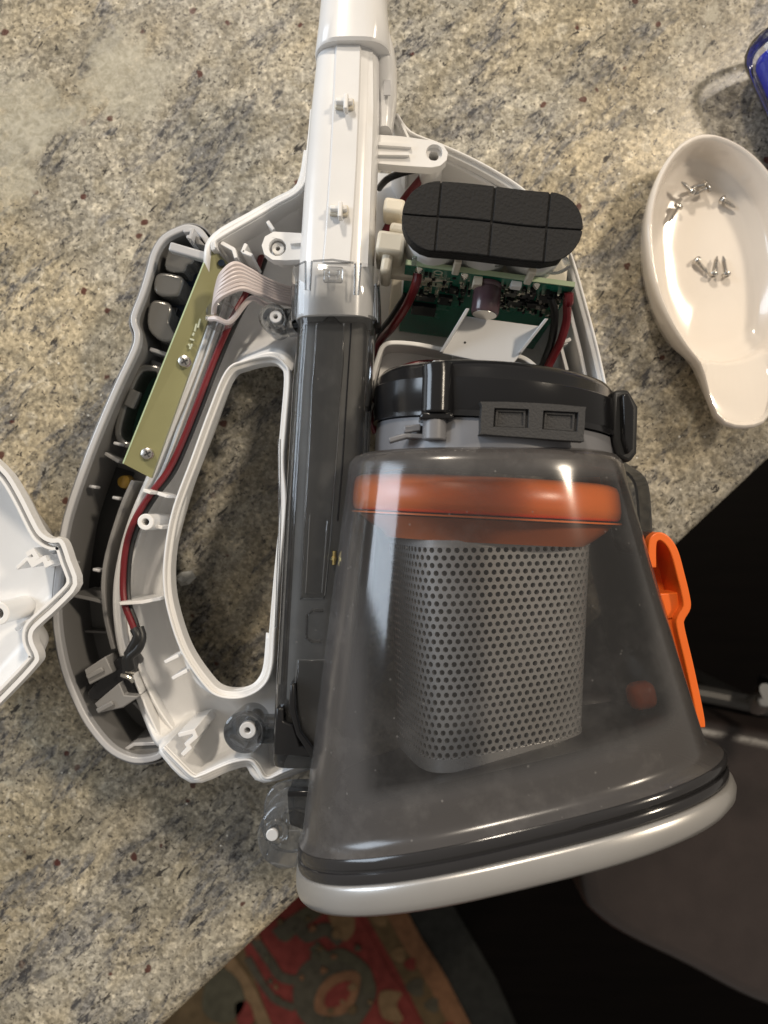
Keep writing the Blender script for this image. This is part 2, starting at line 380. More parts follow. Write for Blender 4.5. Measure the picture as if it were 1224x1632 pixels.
if en.dot(Vector((1, -1, 0))) < 0: en = -en            # outward, towards the lower right
def counter():
    prof = [(-70, -3.2), (-0.75, -3.2), (-0.35, -3.05), (-0.12, -2.8), (0, -2.4), (0, -0.75), (-0.07, -0.42), (-0.2, -0.2), (-0.42, -0.07), (-0.7, 0), (-70, 0)]
    rings = [[tuple(e0 + ed * t + en * a + Vector((0, 0, z))) for a, z in prof] for t in (-60, 90)]
    return loft(rings)
cvf = counter(); cvs = [Vector(v) for v in cvf[0]]
GOFF = [(min(v[i] for v in cvs) + max(v[i] for v in cvs)) / 2 for i in range(2)]
GRANITE = granite()
tag(obj('countertop', cvf, GRANITE, ang=50), kind='structure')
cab = thing('base_cabinet', 'dark wooden base cabinet standing under the granite countertop', 'cabinet', tuple(e0 + ed * 15 - en * 35 + Vector((0, 0, FZ))))
def edgebox(a0, a1, t0, t1, z0, z1):
    return boxf(e0 + ed * t0 + en * a0 + Vector((0, 0, z0)), ed * (t1 - t0), en * (a1 - a0), Vector((0, 0, z1 - z0)))
obj('carcass', edgebox(-68, -6, -55, 85, FZ + 8, -3.2), plastic('cabinet_wood', (0.02, 0.012, 0.008), 0.4), cab)
obj('toe_kick', edgebox(-66, -12, -55, 85, FZ, FZ + 8), BLACK2, cab)
for k in range(3):
    obj('door', edgebox(-6, -4.2, -54 + k * 46.5, -9 + k * 46.5, FZ + 9, -5), bpy.data.materials['cabinet_wood'], cab, 0.3)

def clothmat(name, col):
    m = plastic(name, [0.75 * c + 0.012 for c in col], 0.9, 0.1, 1.0, 300, vary=0.55); return m
RUGRED = clothmat('rug_red_wool', (0.20, 0.030, 0.022)); RUGOLIVE = clothmat('rug_olive_wool', (0.085, 0.075, 0.045)); RUGCREAM = clothmat('rug_tan_wool', (0.22, 0.135, 0.065))
RUGORANGE = clothmat('rug_orange_wool', (0.22, 0.105, 0.05)); RUGGREEN = clothmat('rug_grey_green_wool', (0.075, 0.064, 0.042))
RUGBROWN = clothmat('rug_brown_wool', (0.125, 0.08, 0.035))
rug = thing('patterned_rug', 'red and tan oriental rug on the floor below the counter corner', 'rug', P(480, 1560, FZ))
zr = FZ + 0.8
obj('pile', pp([(150, 1200), (510, 1200), (1040, 2170), (60, 2170)], FZ + 0.01, zr), RUGBROWN, rug, 0.2)
def rugp(name, pts, m, lv, closed=True, smooth=True):
    q = cpx(pts, 4) if smooth else pts
    return obj(name, pp(q, zr + 0.002, zr + 0.12 * lv, zr), m, rug)
rugp('red_field', [(330, 1200), (450, 1200), (1000, 2170), (640, 2170), (435, 1640), (392, 1520)], RUGRED, 1, smooth=False)
def rugline(name, pts, wd, m, lv):
    q = [P(a, b, zr)[:2] for a, b in cpx(pts, 5, False)]
    return obj(name, wall(q, wd, zr + 0.002, zr + 0.12 * lv), m, rug)
rugline('border_band', [(500, 1215), (628, 1447), (660, 1505), (695, 1560), (742, 1650), (990, 2120)], 3.2, RUGORANGE, 2)
rugline('border_band', [(470, 1215), (605, 1447), (668, 1560), (712, 1650), (950, 2120)], 5.0, RUGBROWN, 1.8)
for cx_, cy_, r_ in ((607, 1462, 13), (636, 1520, 12), (655, 1535, 10), (664, 1572, 15), (690, 1600, 12), (715, 1640, 13)):
    rugp('border_flower', [(cx_ + r_ * math.cos(t * 1.05) * (0.7 + 0.5 * (t % 2)), cy_ + r_ * math.sin(t * 1.05)) for t in range(6)], [RUGRED, RUGGREEN, RUGCREAM][(cx_ + cy_) % 3], 2.6)
rugline('inner_stripe', [(470, 1340), (560, 1455), (620, 1560), (670, 1640), (900, 2050)], 1.6, RUGRED, 2.4)
rugline('left_stripe', [(340, 1500), (372, 1540), (398, 1580), (430, 1650)], 2.2, RUGCREAM, 2)
rugline('scroll', [(405, 1495), (430, 1530), (448, 1555), (478, 1560), (500, 1545)], 1.6, RUGGREEN, 2.6)
rugline('scroll', [(395, 1525), (420, 1568), (440, 1592), (470, 1605)], 1.2, RUGGREEN, 2.6)
rugline('scroll', [(440, 1490), (470, 1470), (490, 1490), (520, 1480), (545, 1500)], 2.2, RUGGREEN, 2.4)
rugline('scroll', [(500, 1505), (520, 1525), (545, 1520), (580, 1545), (590, 1580)], 2.0, RUGOLIVE, 2.6)
rugp('leaf_motif', [(440, 1480), (470, 1455), (500, 1440), (520, 1450), (480, 1480), (455, 1500)], RUGOLIVE, 2.2)
rugp('leaf_motif', [(525, 1450), (560, 1450), (565, 1480), (550, 1498), (532, 1480)], RUGCREAM, 2.8)
rugp('medallion', [(470, 1560), (490, 1530), (535, 1518), (580, 1535), (600, 1575), (588, 1610), (560, 1640), (500, 1640), (470, 1605)], RUGGREEN, 2)
rugp('medallion_centre', [(505, 1580), (530, 1552), (572, 1548), (568, 1590), (545, 1615), (505, 1612)], RUGORANGE, 3)
rugp('medallion_heart', [(520, 1582), (540, 1565), (560, 1563), (556, 1586), (540, 1600), (520, 1602)], RUGRED, 4)
rugp('leaf_motif', [(605, 1580), (640, 1580), (632, 1600), (642, 1625), (610, 1620)], RUGCREAM, 2.8)
rugp('leaf_motif', [(330, 1560), (350, 1540), (380, 1560), (390, 1600), (360, 1630), (325, 1610)], RUGOLIVE, 2.8)
rugp('leaf_motif', [(375, 1600), (395, 1595), (405, 1625), (385, 1640)], RUGRED, 2.8)

rr = random.Random(5)
for k in range(26):
    cy_ = rr.uniform(1455, 1640); xl = 395 + (cy_ - 1520) * 0.36 + 20; xr = 560 + (cy_ - 1447) * 0.52 - 18; cx_ = rr.uniform(max(xl, 400), xr); r_ = rr.uniform(3.5, 8)
    rugp('small_motif', [(cx_ + r_ * math.cos(t * 1.05 + k) * rr.uniform(0.5, 1.3), cy_ + r_ * math.sin(t * 1.05 + k) * rr.uniform(0.6, 1.2)) for t in range(6)], [RUGCREAM, RUGOLIVE, RUGORANGE, RUGBROWN][k % 4], 4.4 + 0.02 * k)
mt = thing('floor_mat', 'plain grey floor runner beside the rug border', 'mat', P(760, 1600, FZ))
obj('mat_sheet', pp([(560, 1230), (640, 1260), (720, 1440), (790, 1560), (830, 1650), (1090, 2160), (1060, 2170), (745, 1640), (650, 1470)], FZ + 0.01, FZ + 0.5), clothmat('grey_runner', (0.02, 0.021, 0.019)), mt)

st = thing('bar_stool', 'dark brown leather stool with a slim metal rail, below the counter at lower right', 'stool', P(1200, 1400, FZ))
LEATHER = plastic('brown_leather', (0.035, 0.026, 0.024), 0.36, 0.5, 0.5, 350, vary=0.2)
sz = -24
seat = cpx([(905, 1120), (1070, 1140), (1240, 1172), (1420, 1220), (1480, 1400), (1400, 1650), (1230, 1612), (1100, 1548), (962, 1474), (925, 1395)], 6)
obj('seat', pp(seat, sz - 7, sz), LEATHER, st, 1.2, seg=4)
rl = thing_rail = tube([P(1000, 1085, sz + 9), P(1130, 1107, sz + 9), P(1240, 1130, sz + 9), P(1400, 1160, sz + 9)], 0.55, 10)
obj('rail', rl, plastic('dark_metal', (0.05, 0.048, 0.046), 0.4, metal=0.5), st)
obj('rail_knob', tube([P(1206, 1122, sz + 9), P(1216, 1112, sz + 10.5), P(1226, 1106, sz + 11)], 0.7, 12), STEEL, st)
for a, b in ((1010, 1160), (1390, 1250), (1330, 1600), (1010, 1460)):
    q = P(a, b, sz - 4); obj('leg', box((q[0], q[1], (FZ + sz - 7) / 2), (3, 3, sz - 7 - FZ)), BLACK2, st, 0.2)
for a in (1060, 1370):
    q = P(a, 1098 + (a - 1060) * 0.18, sz + 9); obj('rail_post', cyl(q, 0.5, sz - 3, sz + 9, 10), BLACK2, st)

# ------------------------------------------------------------------ spoon-rest dish with screws
dish = thing('spoon_rest', 'glazed beige ceramic spoon rest holding small screws', 'dish', P(1150, 420, 0))
zt = 2.1
half = [(1150, 214), (1122, 213), (1095, 228), (1072, 255), (1053, 295), (1043, 340), (1042, 385), (1048, 435), (1060, 478), (1080, 520), (1108, 562), (1128, 585), (1137, 610), (1141, 640), (1148, 664), (1165, 678), (1190, 683)]
A0 = Vector((1150, 212)); A1 = Vector((1198, 684)); ax = (A1 - A0).normalized(); nx = Vector((ax.y, -ax.x))
def mirror(p):
    v = Vector(p) - A0; return tuple(A0 + ax * v.dot(ax) - nx * v.dot(nx))
outl = [(1152, 213)] + half[1:] + [(1220, 680), (1238, 668), (1246, 642), (1248, 612), (1254, 580), (1266, 545), (1278, 500), (1284, 450), (1283, 400), (1275, 350), (1255, 300), (1223, 256), (1188, 228)]
outl = cpx(outl, 5)
outl = [(a - 9, b) for a, b in outl]
O3 = [Vector((*q, 0)) for q in xy(outl, zt)]
dc = Vector((*P(1158, 392, zt)[:2], 0)); u_ = Vector((ax.x, -ax.y, 0)).normalized(); v_ = Vector((-u_.y, u_.x, 0))
EA, EB = 4.75, 3.05
def ellp(p, k):
    d = p - dc; q = math.atan2(d.dot(v_) / EB, d.dot(u_) / EA); return dc + u_ * (EA * k * math.cos(q)) + v_ * (EB * k * math.sin(q))
def inset(p, d):
    q = (p - dc); return dc + q * (1 - d / q.length)
ND = 120
def rimpt(q):
    d = u_ * math.cos(q) + v_ * math.sin(q); best = None
    for i in range(len(O3)):
        a, b = O3[i] - dc, O3[(i + 1) % len(O3)] - dc; e = b - a; den = d.x * e.y - d.y * e.x
        if abs(den) < 1e-9: continue
        t = (a.x * e.y - a.y * e.x) / den; k = (a.x * d.y - a.y * d.x) / den
        if t > 0 and -1e-6 <= k <= 1 + 1e-6 and (best is None or t > best): best = t
    return best or 3.0
DQ = [2 * math.pi * k / ND for k in range(ND)]; DR = [rimpt(q) for q in DQ]
DR = [(DR[i - 1] + 2 * DR[i] + DR[(i + 1) % ND]) / 4 for i in range(ND)]
def el(q): return 1 / math.sqrt((math.cos(q) / 4.7) ** 2 + (math.sin(q) / 3.6) ** 2)
def dring(k, d, zf):
    out = []
    for q, r in zip(DQ, DR):
        h = sst(4.9, 6.2, r * math.cos(q)); rr = min(el(q) * k, r - d) if k else r - d
        p = dc + (u_ * math.cos(q) + v_ * math.sin(q)) * rr; out.append((p.x, p.y, zf(h)))
    return out
rings = [dring(0.72, 1, lambda h: 0.02), dring(0.84, 0.6, lambda h: 0.03), dring(0.92, 0.3, lambda h: 0.3), dring(0.98, 0.15, lambda h: 0.9), dring(0, 0.07, lambda h: 1.25 + 0.4 * h), dring(0, 0, lambda h: 1.7), dring(0, 0, lambda h: 1.97),
         dring(0, 0.05, lambda h: 2.06), dring(0, 0.13, lambda h: 2.1), dring(0, 0.21, lambda h: 2.05 - 0.05 * h), dring(0, 0.27, lambda h: 1.92 - 0.05 * h), dring(1.02, 0.34, lambda h: 1.6 + 0.12 * h), dring(0.97, 0.42, lambda h: 1.3),
         dring(0.95, 0.5, lambda h: 1.0), dring(0.92, 0.62, lambda h: 0.84), dring(0.89, 0.76, lambda h: 0.78), dring(0.84, 0.95, lambda h: 0.56), dring(0.74, 1.3, lambda h: 0.45), dring(0.35, 2, lambda h: 0.42), dring(0.05, 2.5, lambda h: 0.42)]
obj('dish_body', loft(rings), CERAM, dish, ang=60)

def screw(label, tail, head, z=0.80, ztip=None, Ls=1.0):
    a = Vector(P(*head, z)); b = Vector(P(*tail, ztip if ztip is not None else z - 0.05)); d = (b - a).normalized()
    L = max((b - a).length, 0.75)
    t = thing('screw', label, 'screw', tuple(a), group='small screws lying in the dish')
    prof = [(0.0, 0.02), (0.13, 0.0), (0.18, 0.04), (0.20, 0.10), (0.20, 0.13), (0.10, 0.16)]
    def lz(prof, n=14):
        q = d.to_track_quat('Z', 'Y').to_matrix()
        return loft([[tuple(a + q @ Vector((r * math.cos(2 * math.pi * k / n), r * math.sin(2 * math.pi * k / n), z_))) for k in range(n)] for r, z_ in prof])
    hd = obj('head', lz([(0.05, 0.0)] + prof[1:]), STEEL, t)
    th = [(0.10, 0.17)]; zz = 0.22
    while zz < L - 0.2:
        th += [(0.065, zz), (0.10, zz + 0.035)]; zz += 0.07
    th += [(0.08, L - 0.15), (0.02, L)]
    obj('shank', lz(th, 10), STEEL, t, ang=20)
    q = d.to_track_quat('Z', 'Y').to_matrix()
    obj('cross_recess', join(boxf(a + q @ Vector((-0.11, -0.02, -0.006)), q @ Vector((0.22, 0, 0)), q @ Vector((0, 0.05, 0)), q @ Vector((0, 0, 0.03))),
                             boxf(a + q @ Vector((-0.02, -0.11, -0.008)), q @ Vector((0.04, 0, 0)), q @ Vector((0, 0.22, 0)), q @ Vector((0, 0, 0.03)))), BLACK2, hd)
screw('dark screw lying tilted to the left of the bright middle pair', (1128, 436), (1108, 412), 0.62)
screw('bright screw in the dish centre, left of the touching pair', (1143, 408), (1136, 441), 0.70)
screw('bright screw in the dish centre, right of the touching pair', (1152, 408), (1158, 441), 0.66)
screw('lone screw lying nearest the left wall of the dish', (1066, 354), (1083, 326), 0.72, 0.66)
screw('screw at the right end of the top row, short and turned down right', (1167, 328), (1148, 317), 0.68, 0.66)
screw('dark screw at the left end of the top cluster', (1088, 292), (1106, 308), 0.95, 1.1)
screw('screw in the top cluster resting across another one', (1106, 310), (1132, 298), 0.92, 0.80)
screw('screw in the top cluster lying closest to the dish wall', (1100, 299), (1126, 294), 0.76, 0.9)

# ------------------------------------------------------------------ screwdriver at the upper right
sd = thing('screwdriver', 'screwdriver with clear and blue fluted handle above the dish', 'screwdriver', P(1250, 110, 0))
c0 = Vector(P(1228, 48, 1.75)); c1 = Vector(P(1310, 235, 1.75)); dd = (c1 - c0).normalized(); sn = dd.cross(Vector((0, 0, 1)))
def fl(r, t, flute=0.0, n=36):
    return [tuple(c0 + dd * t + sn * (r * (1 + flute * math.cos(6 * q)) * math.cos(q)) + Vector((0, 0, 1)) * (r * (1 + flute * math.cos(6 * q)) * math.sin(q))) for q in [2 * math.pi * k / n for k in range(n)]]
obj('handle', loft([fl(0.45, 0), fl(0.9, 0.12), fl(1.2, 0.4), fl(1.35, 0.8, 0.01), fl(1.35, 1.4, 0.04), fl(1.3, 5.5, 0.05), fl(0.95, 6.3), fl(0.8, 7.2)]), CLEARH, sd, ang=50)
obj('blue_core', loft([fl(0.3, 0.75), fl(0.9, 0.85), fl(1.08, 1.2, 0.06), fl(1.08, 5.6, 0.06), fl(0.6, 6.2)]), BLUEP, sd, ang=50)
obj('shaft', tube([c0 + dd * 7.0, c0 + dd * 16], 0.3, 12, 0), STEEL, sd)

# chip of crystal in the handle opening
ch = []
base = [(278, 921), (290, 912), (304, 911), (311, 921), (301, 931), (288, 934)]
cb = Vector((*P(294, 922, 0.4)[:2], 0))
q = xy(base, 0.3)
rings = [[(x, y, 0.01) for x, y in q], [(cb.x + (x - cb.x) * 1.05, cb.y + (y - cb.y) * 1.05, 0.25 + 0.06 * math.sin(i * 2)) for i, (x, y) in enumerate(q)], [(cb.x + (x - cb.x) * 0.55, cb.y + (y - cb.y) * 0.5, 0.5 + 0.08 * math.cos(i * 1.7)) for i, (x, y) in enumerate(q)]]
tag(obj('plastic_chip', loft(rings), CRYST, ang=15), 'small milky translucent chip lying on the granite inside the handle opening', 'chip')

# ------------------------------------------------------------------ white housing half (handle and motor bay)
sh = thing('housing_half', 'open white plastic vacuum housing half with handle loop, lying inner side up', 'housing', P(420, 800, 0))
RZ = 6.0
HOLE = [(280, 122), (340, 88), (432, 70), (476, 92), (492, 138), (480, 300), (470, 440), (478, 560), (476, 640), (455, 860), (438, 1060), (428, 1190), (396, 1254), (330, 1288), (250, 1284), (196, 1240), (120, 1125), (70, 975), (56, 860), (65, 740), (92, 610), (155, 440), (220, 262)]
HOLE = [(240 + a / 2.267, 540 + b / 2.267) for a, b in HOLE]
hole = [P(a, b, RZ)[:2] for a, b in cpx(HOLE, 5)]
obj('loop_rim', join(wall(hole, 0.24, 5.15, RZ - 0.14, True), wall(hole, 0.09, RZ - 0.15, RZ + 0.02, True, 0.07)), WHITE, sh, 0.03, seg=1)
pairs = [((466, 590), (493, 240)), ((452, 566), (480, 297)), ((430, 560), (440, 322)), ((400, 568), (400, 345)), ((376, 580), (345, 378)), ((360, 600), (333, 415)),
         ((340, 640), (335, 520)), ((318, 700), (290, 640)), ((296, 760), (250, 740)), ((280, 820), (212, 830)), ((266, 880), (193, 900)), ((264, 930), (187, 960)), ((270, 980), (194, 1030)), ((286, 1038), (212, 1080)),
         ((306, 1082), (232, 1135)), ((330, 1104), (250, 1180)), ((352, 1110), (258, 1193)), ((378, 1108), (306, 1240)), ((404, 1100), (363, 1221)), ((420, 1084), (396, 1215)), ((428, 1060), (421, 1240)), ((432, 1010), (496, 1217))]
I_ = cat([Vector((*p[0], 0)) for p in pairs], 4); O_ = cat([Vector((*p[1], 0)) for p in pairs], 4)
NU = 16; V = []
HZ = [5.7] * 6 + [4.5] * 2 + [4.2] * 7 + [4.8] + [5.7] * 6
HO = [v.x for v in cat([(h, 0, 0) for h in HZ], 4)]
for a, b, ho_ in zip(I_, O_, HO):
    p0, p1 = Vector(P(a.x, a.y, RZ - 0.3)), Vector(P(b.x, b.y, ho_))
    for k in range(NU + 1):
        u = k / NU; p = p0.lerp(p1, u); e = abs(2 * u - 1)
        V.append((p.x, p.y, 3.1 + (2.5 * e ** 2.8 if u < 0.5 else (ho_ - 3.1) * e ** 4)))
Fc = [[i * (NU + 1) + k, i * (NU + 1) + k + 1, (i + 1) * (NU + 1) + k + 1, (i + 1) * (NU + 1) + k] for i in range(len(I_) - 1) for k in range(NU)]
obj('handle_channel', (V, Fc), WHITE, sh, ang=60, solid=0.2)
# outer rims
def rim(name, pts, n=4, z0=3.0, z1=RZ, wd=0.24, par=sh, m=WHITE, sm=True):
    q = [P(a, b, z1)[:2] for a, b in (cpx(pts, n, False) if sm else pts)]
    return obj(name, join(wall(q, wd, z0, z1 - 0.14), wall(q, 0.09, z1 - 0.15, z1 + 0.02, False, 0.06)), m, par, 0.03, seg=1)
rim('outer_rim', [(499, 170), (496, 205), (491, 250), (484, 286), (470, 305), (440, 322), (400, 346), (352, 374), (340, 384), (341, 396)], z0=0.6)
rim('outer_rim', [(258, 1193), (282, 1218), (306, 1240), (322, 1238), (345, 1228), (370, 1218), (396, 1214), (408, 1224), (418, 1240), (430, 1243), (455, 1232), (497, 1217)])
RIGHT = [(630, 182), (652, 212), (700, 232), (745, 252), (790, 276), (830, 302), (866, 336), (893, 375), (912, 420), (932, 490), (948, 550), (962, 612), (970, 660)]
rim('outer_rim', RIGHT, z0=0.1)
q = [P(a, b, RZ)[:2] for a, b in RIGHT]
obj('inner_rib', wall([P(a - 14 - 0.02 * (b - 180), b + 10, 5.6)[:2] for a, b in RIGHT[2:]], 0.14, 0.3, 5.5), WHITE, sh, 0.03, seg=1)
rim('step_ledge', [(366, 440), (346, 510), (318, 590), (288, 670), (256, 755), (216, 822), (194, 890), (187, 950), (193, 1020), (211, 1080), (234, 1138), (260, 1192)], z0=3.2, z1=4.5, wd=0.18)
rim('step_ledge', [(372, 470), (342, 560), (305, 650), (262, 760), (228, 830), (207, 895), (199, 950), (205, 1020), (224, 1078), (252, 1134), (284, 1178)], z0=3.2, z1=4.0, wd=0.18)
mf = [(492, 168), (500, 150), (625, 160), (652, 205), (715, 236), (790, 272), (830, 300), (866, 334), (912, 418), (948, 548), (972, 680), (600, 720), (590, 620), (470, 620), (478, 300)]
obj('motor_bay_floor', prism(xy(mf, RZ), 0.03, 0.35), WHITE, sh)
obj('bay_wall', wall([P(a, b, RZ)[:2] for a, b in ((497, 200), (486, 300), (474, 420), (470, 560), (468, 612))], 0.2, 0.3, 4.6), WHITE, sh, 0.03)
# bulkhead in front of the motor
bk = cpx([(584, 648), (594, 600), (604, 565), (611, 551), (625, 546), (660, 548), (705, 556), (760, 566), (815, 566), (838, 572), (856, 586)], 4, False)
obj('bulkhead', wall([P(a, b, 6.4)[:2] for a, b in bk], 0.16, 0.3, 6.4), WHITE, sh, 0.04)
bk2 = cpx([(612, 556), (625, 552), (660, 554), (705, 562), (760, 572), (815, 572)], 3, False)
obj('bulkhead_shelf', pp(bk2 + [(812, 640), (640, 660), (596, 640)], 5.0, 5.15, 5.1), WHITE, sh)
# ribs and posts
def rib(pts, z0, z1, wd=0.13, name='rib', m=WHITE, par=None):
    return obj(name, wall([P(a, b, z1)[:2] for a, b in pts], wd, z0, z1), m, par or sh, 0.02, seg=1)
for pts in ([(228, 781), (240, 785)], [(251, 786), (266, 791)], [(236, 836), (258, 841)]): rib(pts, 4.3, 5.7)
rib([(190, 962), (226, 960), (256, 954)], 3.2, 5.3); rib([(262, 1056), (284, 1045)], 4.4, 5.8); rib([(274, 1082), (298, 1069)], 4.4, 5.8)
rib([(426, 352), (436, 366)], 1, 6.0); rib([(386, 402), (392, 388)], 2, 5.9); rib([(386, 400), (402, 407)], 2, 5.9)
rib([(352, 386), (372, 397), (376, 411)], 3.3, 5.9, 0.14); rib([(905, 545), (893, 548), (904, 590)], 1, 5.4); rib([(898, 545), (910, 540)], 1, 5.5)
rib([(284, 1172), (308, 1166), (312, 1174), (298, 1186), (302, 1192), (290, 1204)], 3.2, 5.9, 0.16, 'snap_catch')
rib([(640, 196), (652, 222)], 2, 6.1, 0.1)
for (a, b), r, ri, z0, z1 in (((232, 832), 0.29, 0.12, 3.2, 6.1), ((691, 246), 0.42, 0.2, 0.3, 6.1)):
    c = P(a, b, z1); obj('screw_post', ringtube(c, r, ri, z0, z1), WHITE, sh, 0.03)

# ------------------------------------------------------------------ white hose tube with clear collar
tb = thing('nozzle_tube', 'white plastic extension tube with two clips and clear collar, above the smoked duct', 'tube', P(550, 250, 5))
def tubesec(px0, px1, py, zc, hz, n=3.2, N=40, zs=None):
    zs = zc if zs is None else zs
    x0, y, _ = P(px0, py, zs); x1 = P(px1, py, zs)[0]
    return [((x0 + x1) / 2 + sup(q, (x1 - x0) / 2, hz, n)[0], y, zc + sup(q, 1, hz, n)[1]) for q in [2 * math.pi * k / N for k in range(N)]]
obj('inner_tube', loft([tubesec(514, 610, 70, 6.9, 1.2), tubesec(506, 606, 110, 6.9, 1.2), tubesec(496, 605, 200, 6.9, 1.2), tubesec(485, 600, 330, 6.9, 1.2), tubesec(478, 596, 440, 6.9, 1.2), tubesec(474, 594, 516, 6.9, 1.2)]), WHITE2, tb, ang=40)
# flat top strip with a seam
obj('top_strip', loft([[Vector(P(a, py, 8.06 + dz)) for a, dz in ((l, 0), (l + 3, 0.12), (r - 3, 0.12), (r, 0))] for l, r, py in ((534, 577, 66), (530, 574, 160), (525, 570, 260), (517, 563, 380), (513, 560, 418))], True, True), WHITE2, tb, ang=25)
obj('side_strip', loft([[Vector(P(a, py, 7.9 + dz)) for a, dz in ((l, 0), (l + 2, 0.10), (r - 2, 0.06), (r, -0.2))] for l, r, py in ((579, 596, 82), (576, 597, 170), (572, 594, 260), (566, 590, 380), (562, 588, 425))], True, True), WHITE, tb, ang=25)
# outer sleeve, cut open on top, with a lobe on the right side
sl = [tubesec(518, 618, -120, 7.0, 1.42), tubesec(515, 618, -30, 7.0, 1.42), tubesec(513, 617, 20, 7.0, 1.42), tubesec(509, 620, 62, 7.0, 1.45), tubesec(504, 624, 102, 7.0, 1.47), tubesec(505, 623, 106, 7.0, 1.40), tubesec(511, 618, 106, 7.0, 1.3)]
obj('sleeve', loft(sl), WHITE2, tb, ang=40)
obj('sleeve_lobe', loft([tubesec(590, 621, 70, 6.5, 1.3, 2.6), tubesec(592, 630, 102, 6.5, 1.3, 2.6), tubesec(596, 633, 130, 6.4, 1.2, 2.6), tubesec(598, 632, 170, 6.3, 1.1, 2.6), tubesec(600, 627, 205, 6.2, 1.0, 2.6), tubesec(600, 625, 224, 6.2, 1.0, 2.6)]), WHITE2, tb, ang=40)
obj('lobe_slot', box(P(617, 140, 7.45), (0.22, 0.5, 0.06)), GREYL, tb)
obj('left_slot', wall([P(a, b, 7.6)[:2] for a, b in ((508, 96), (515, 94), (514, 120), (506, 122))], 0.04, 7.3, 7.75), GREYL, tb)
for a, b in ((549, 165), (540, 335)):
    c = Vector(P(a, b, 8.3))
    cl = obj('clip', box(c + Vector((0, 0, 0.06)), (0.56, 0.16, 0.34), -0.05), WHITE, tb, 0.05)
    obj('clip_post', box(c + Vector((0.06, -0.1, 0.16)), (0.14, 0.5, 0.4), -0.05), WHITE, cl, 0.04)
    obj('clip_foot', box(c + Vector((0, 0.0, -0.05)), (0.6, 0.34, 0.16), -0.05), CREAM, cl, 0.04)
# arms
armz = 7.2
def circpx(a, b, r, n=24): return [(a + r * math.cos(2 * math.pi * k / n), b + r * math.sin(2 * math.pi * k / n)) for k in range(n)]
arm = [(596, 214), (640, 217), (690, 224), (706, 230), (714, 243), (712, 255), (702, 264), (688, 267), (640, 264), (596, 260)]
ar = obj('mounting_arm', pp(arm, armz - 0.5, armz, armz, [circpx(692, 243, 13)]), WHITE, tb, 0.05)
obj('arm_socket', ringtube(P(692, 243, armz), 0.27, 0.17, armz - 1.4, armz - 0.25), WHITE, ar)
obj('arm_rib', join(wall([P(a, b, 7.35)[:2] for a, b in ((600, 228), (655, 232))], 0.1, 7, 7.35), wall([P(a, b, 7.35)[:2] for a, b in ((600, 244), (652, 245))], 0.1, 7, 7.35)), WHITE, ar)
obj('screw_head', lathe(P(692, 243, 6.2), [(0.16, 6.1), (0.2, 6.2), (0.16, 6.32), (0.05, 6.34)], 16), STEEL, ar)
arm2 = [(492, 372), (455, 370), (436, 369), (422, 377), (417, 391), (421, 405), (434, 414), (455, 415), (492, 413)]
ar = obj('mounting_arm', pp(arm2, 6.3, 6.8, 6.8, [circpx(442, 394, 14)]), WHITE, tb, 0.05)
obj('arm_socket', ringtube(P(442, 394, 6.7), 0.21, 0.08, 5.2, 6.6), WHITE, ar, 0.02)
obj('arm_floor', cyl(P(442, 394, 6.8), 0.31, 5.9, 6.1), WHITE, ar)
obj('arm_rib', wall([P(a, b, 6.95)[:2] for a, b in ((462, 386), (492, 383))], 0.1, 6.7, 6.95), WHITE, ar)
# clear collar
cz = 6.9
cr = obj('clear_collar', loft([tubesec(468, 604, 439, cz, 1.42), tubesec(467, 605, 442, cz, 1.46), tubesec(466, 607, 480, cz, 1.46), tubesec(466, 608, 515, cz, 1.46), tubesec(467, 607, 522, cz, 1.42)], False, False), CLEAR, tb, ang=40)
obj('collar_edge', join(tube([P(a, b, 8.38) for a, b in ((470, 424), (486, 417))], 0.035, 6, 0), tube([P(a, b, 8.42) for a, b in ((499, 416), (530, 414), (564, 419))], 0.04, 6, 0),
                        tube([P(487, 416, 8.38), P(487, 462, 8.38), P(494, 463, 8.4), P(497, 416, 8.42)], 0.03, 6, 0), tube([P(575, 420, 8.36), P(571, 470, 8.38), P(565, 470, 8.4), P(566, 420, 8.42)], 0.03, 6, 0)), SMOKE2, cr)
obj('collar_button', box(P(531, 438, 8.45), (0.62, 0.52, 0.16), -0.03), CLEAR, cr, 0.06)
hz = 8.56; bx_, by_ = P(531, 438, hz)[:2]
obj('embossed_mark', join(box((bx_ - 0.16, by_, hz), (0.07, 0.3, 0.06)), box((bx_ + 0.16, by_, hz), (0.07, 0.3, 0.06)), box((bx_, by_, hz), (0.3, 0.07, 0.055))), CLEAR, cr, 0.015)

# ------------------------------------------------------------------ smoked duct beside the bin
du = thing('smoked_duct', 'smoked clear plastic air duct running beside the dust bin with two screw bosses', 'duct', P(510, 850, 3))
def ductsec(l, r, py, zc=6.4, hz=1.5, n=4.0): return tubesec(l, r, py, zc, hz, n)
obj('duct_channel', loft([ductsec(474, 602, 518), ductsec(478, 599, 528), ductsec(470, 594, 620), ductsec(463, 588, 740), ductsec(456, 580, 860), ductsec(450, 572, 980), ductsec(443, 560, 1100), ductsec(439, 545, 1190), ductsec(440, 535, 1204, 6.4, 1.3)]), SMOKE, du, ang=40)
ztop = 7.93
def line(name, pts, r=0.045, m=None, z=ztop, par=du): return obj(name, tube([P(a, b, z) for a, b in pts], r, 6, 0), m or SMOKE, par)
obj('duct_core', loft([ductsec(488, 586, 505, 6.2, 1.0), ductsec(478, 576, 740, 6.2, 1.0), ductsec(465, 545, 980, 6.2, 1.0), ductsec(455, 530, 1190, 6.2, 1.0)]), plastic('duct_inside', (0.30, 0.295, 0.28), 0.5, vary=0.35), du)
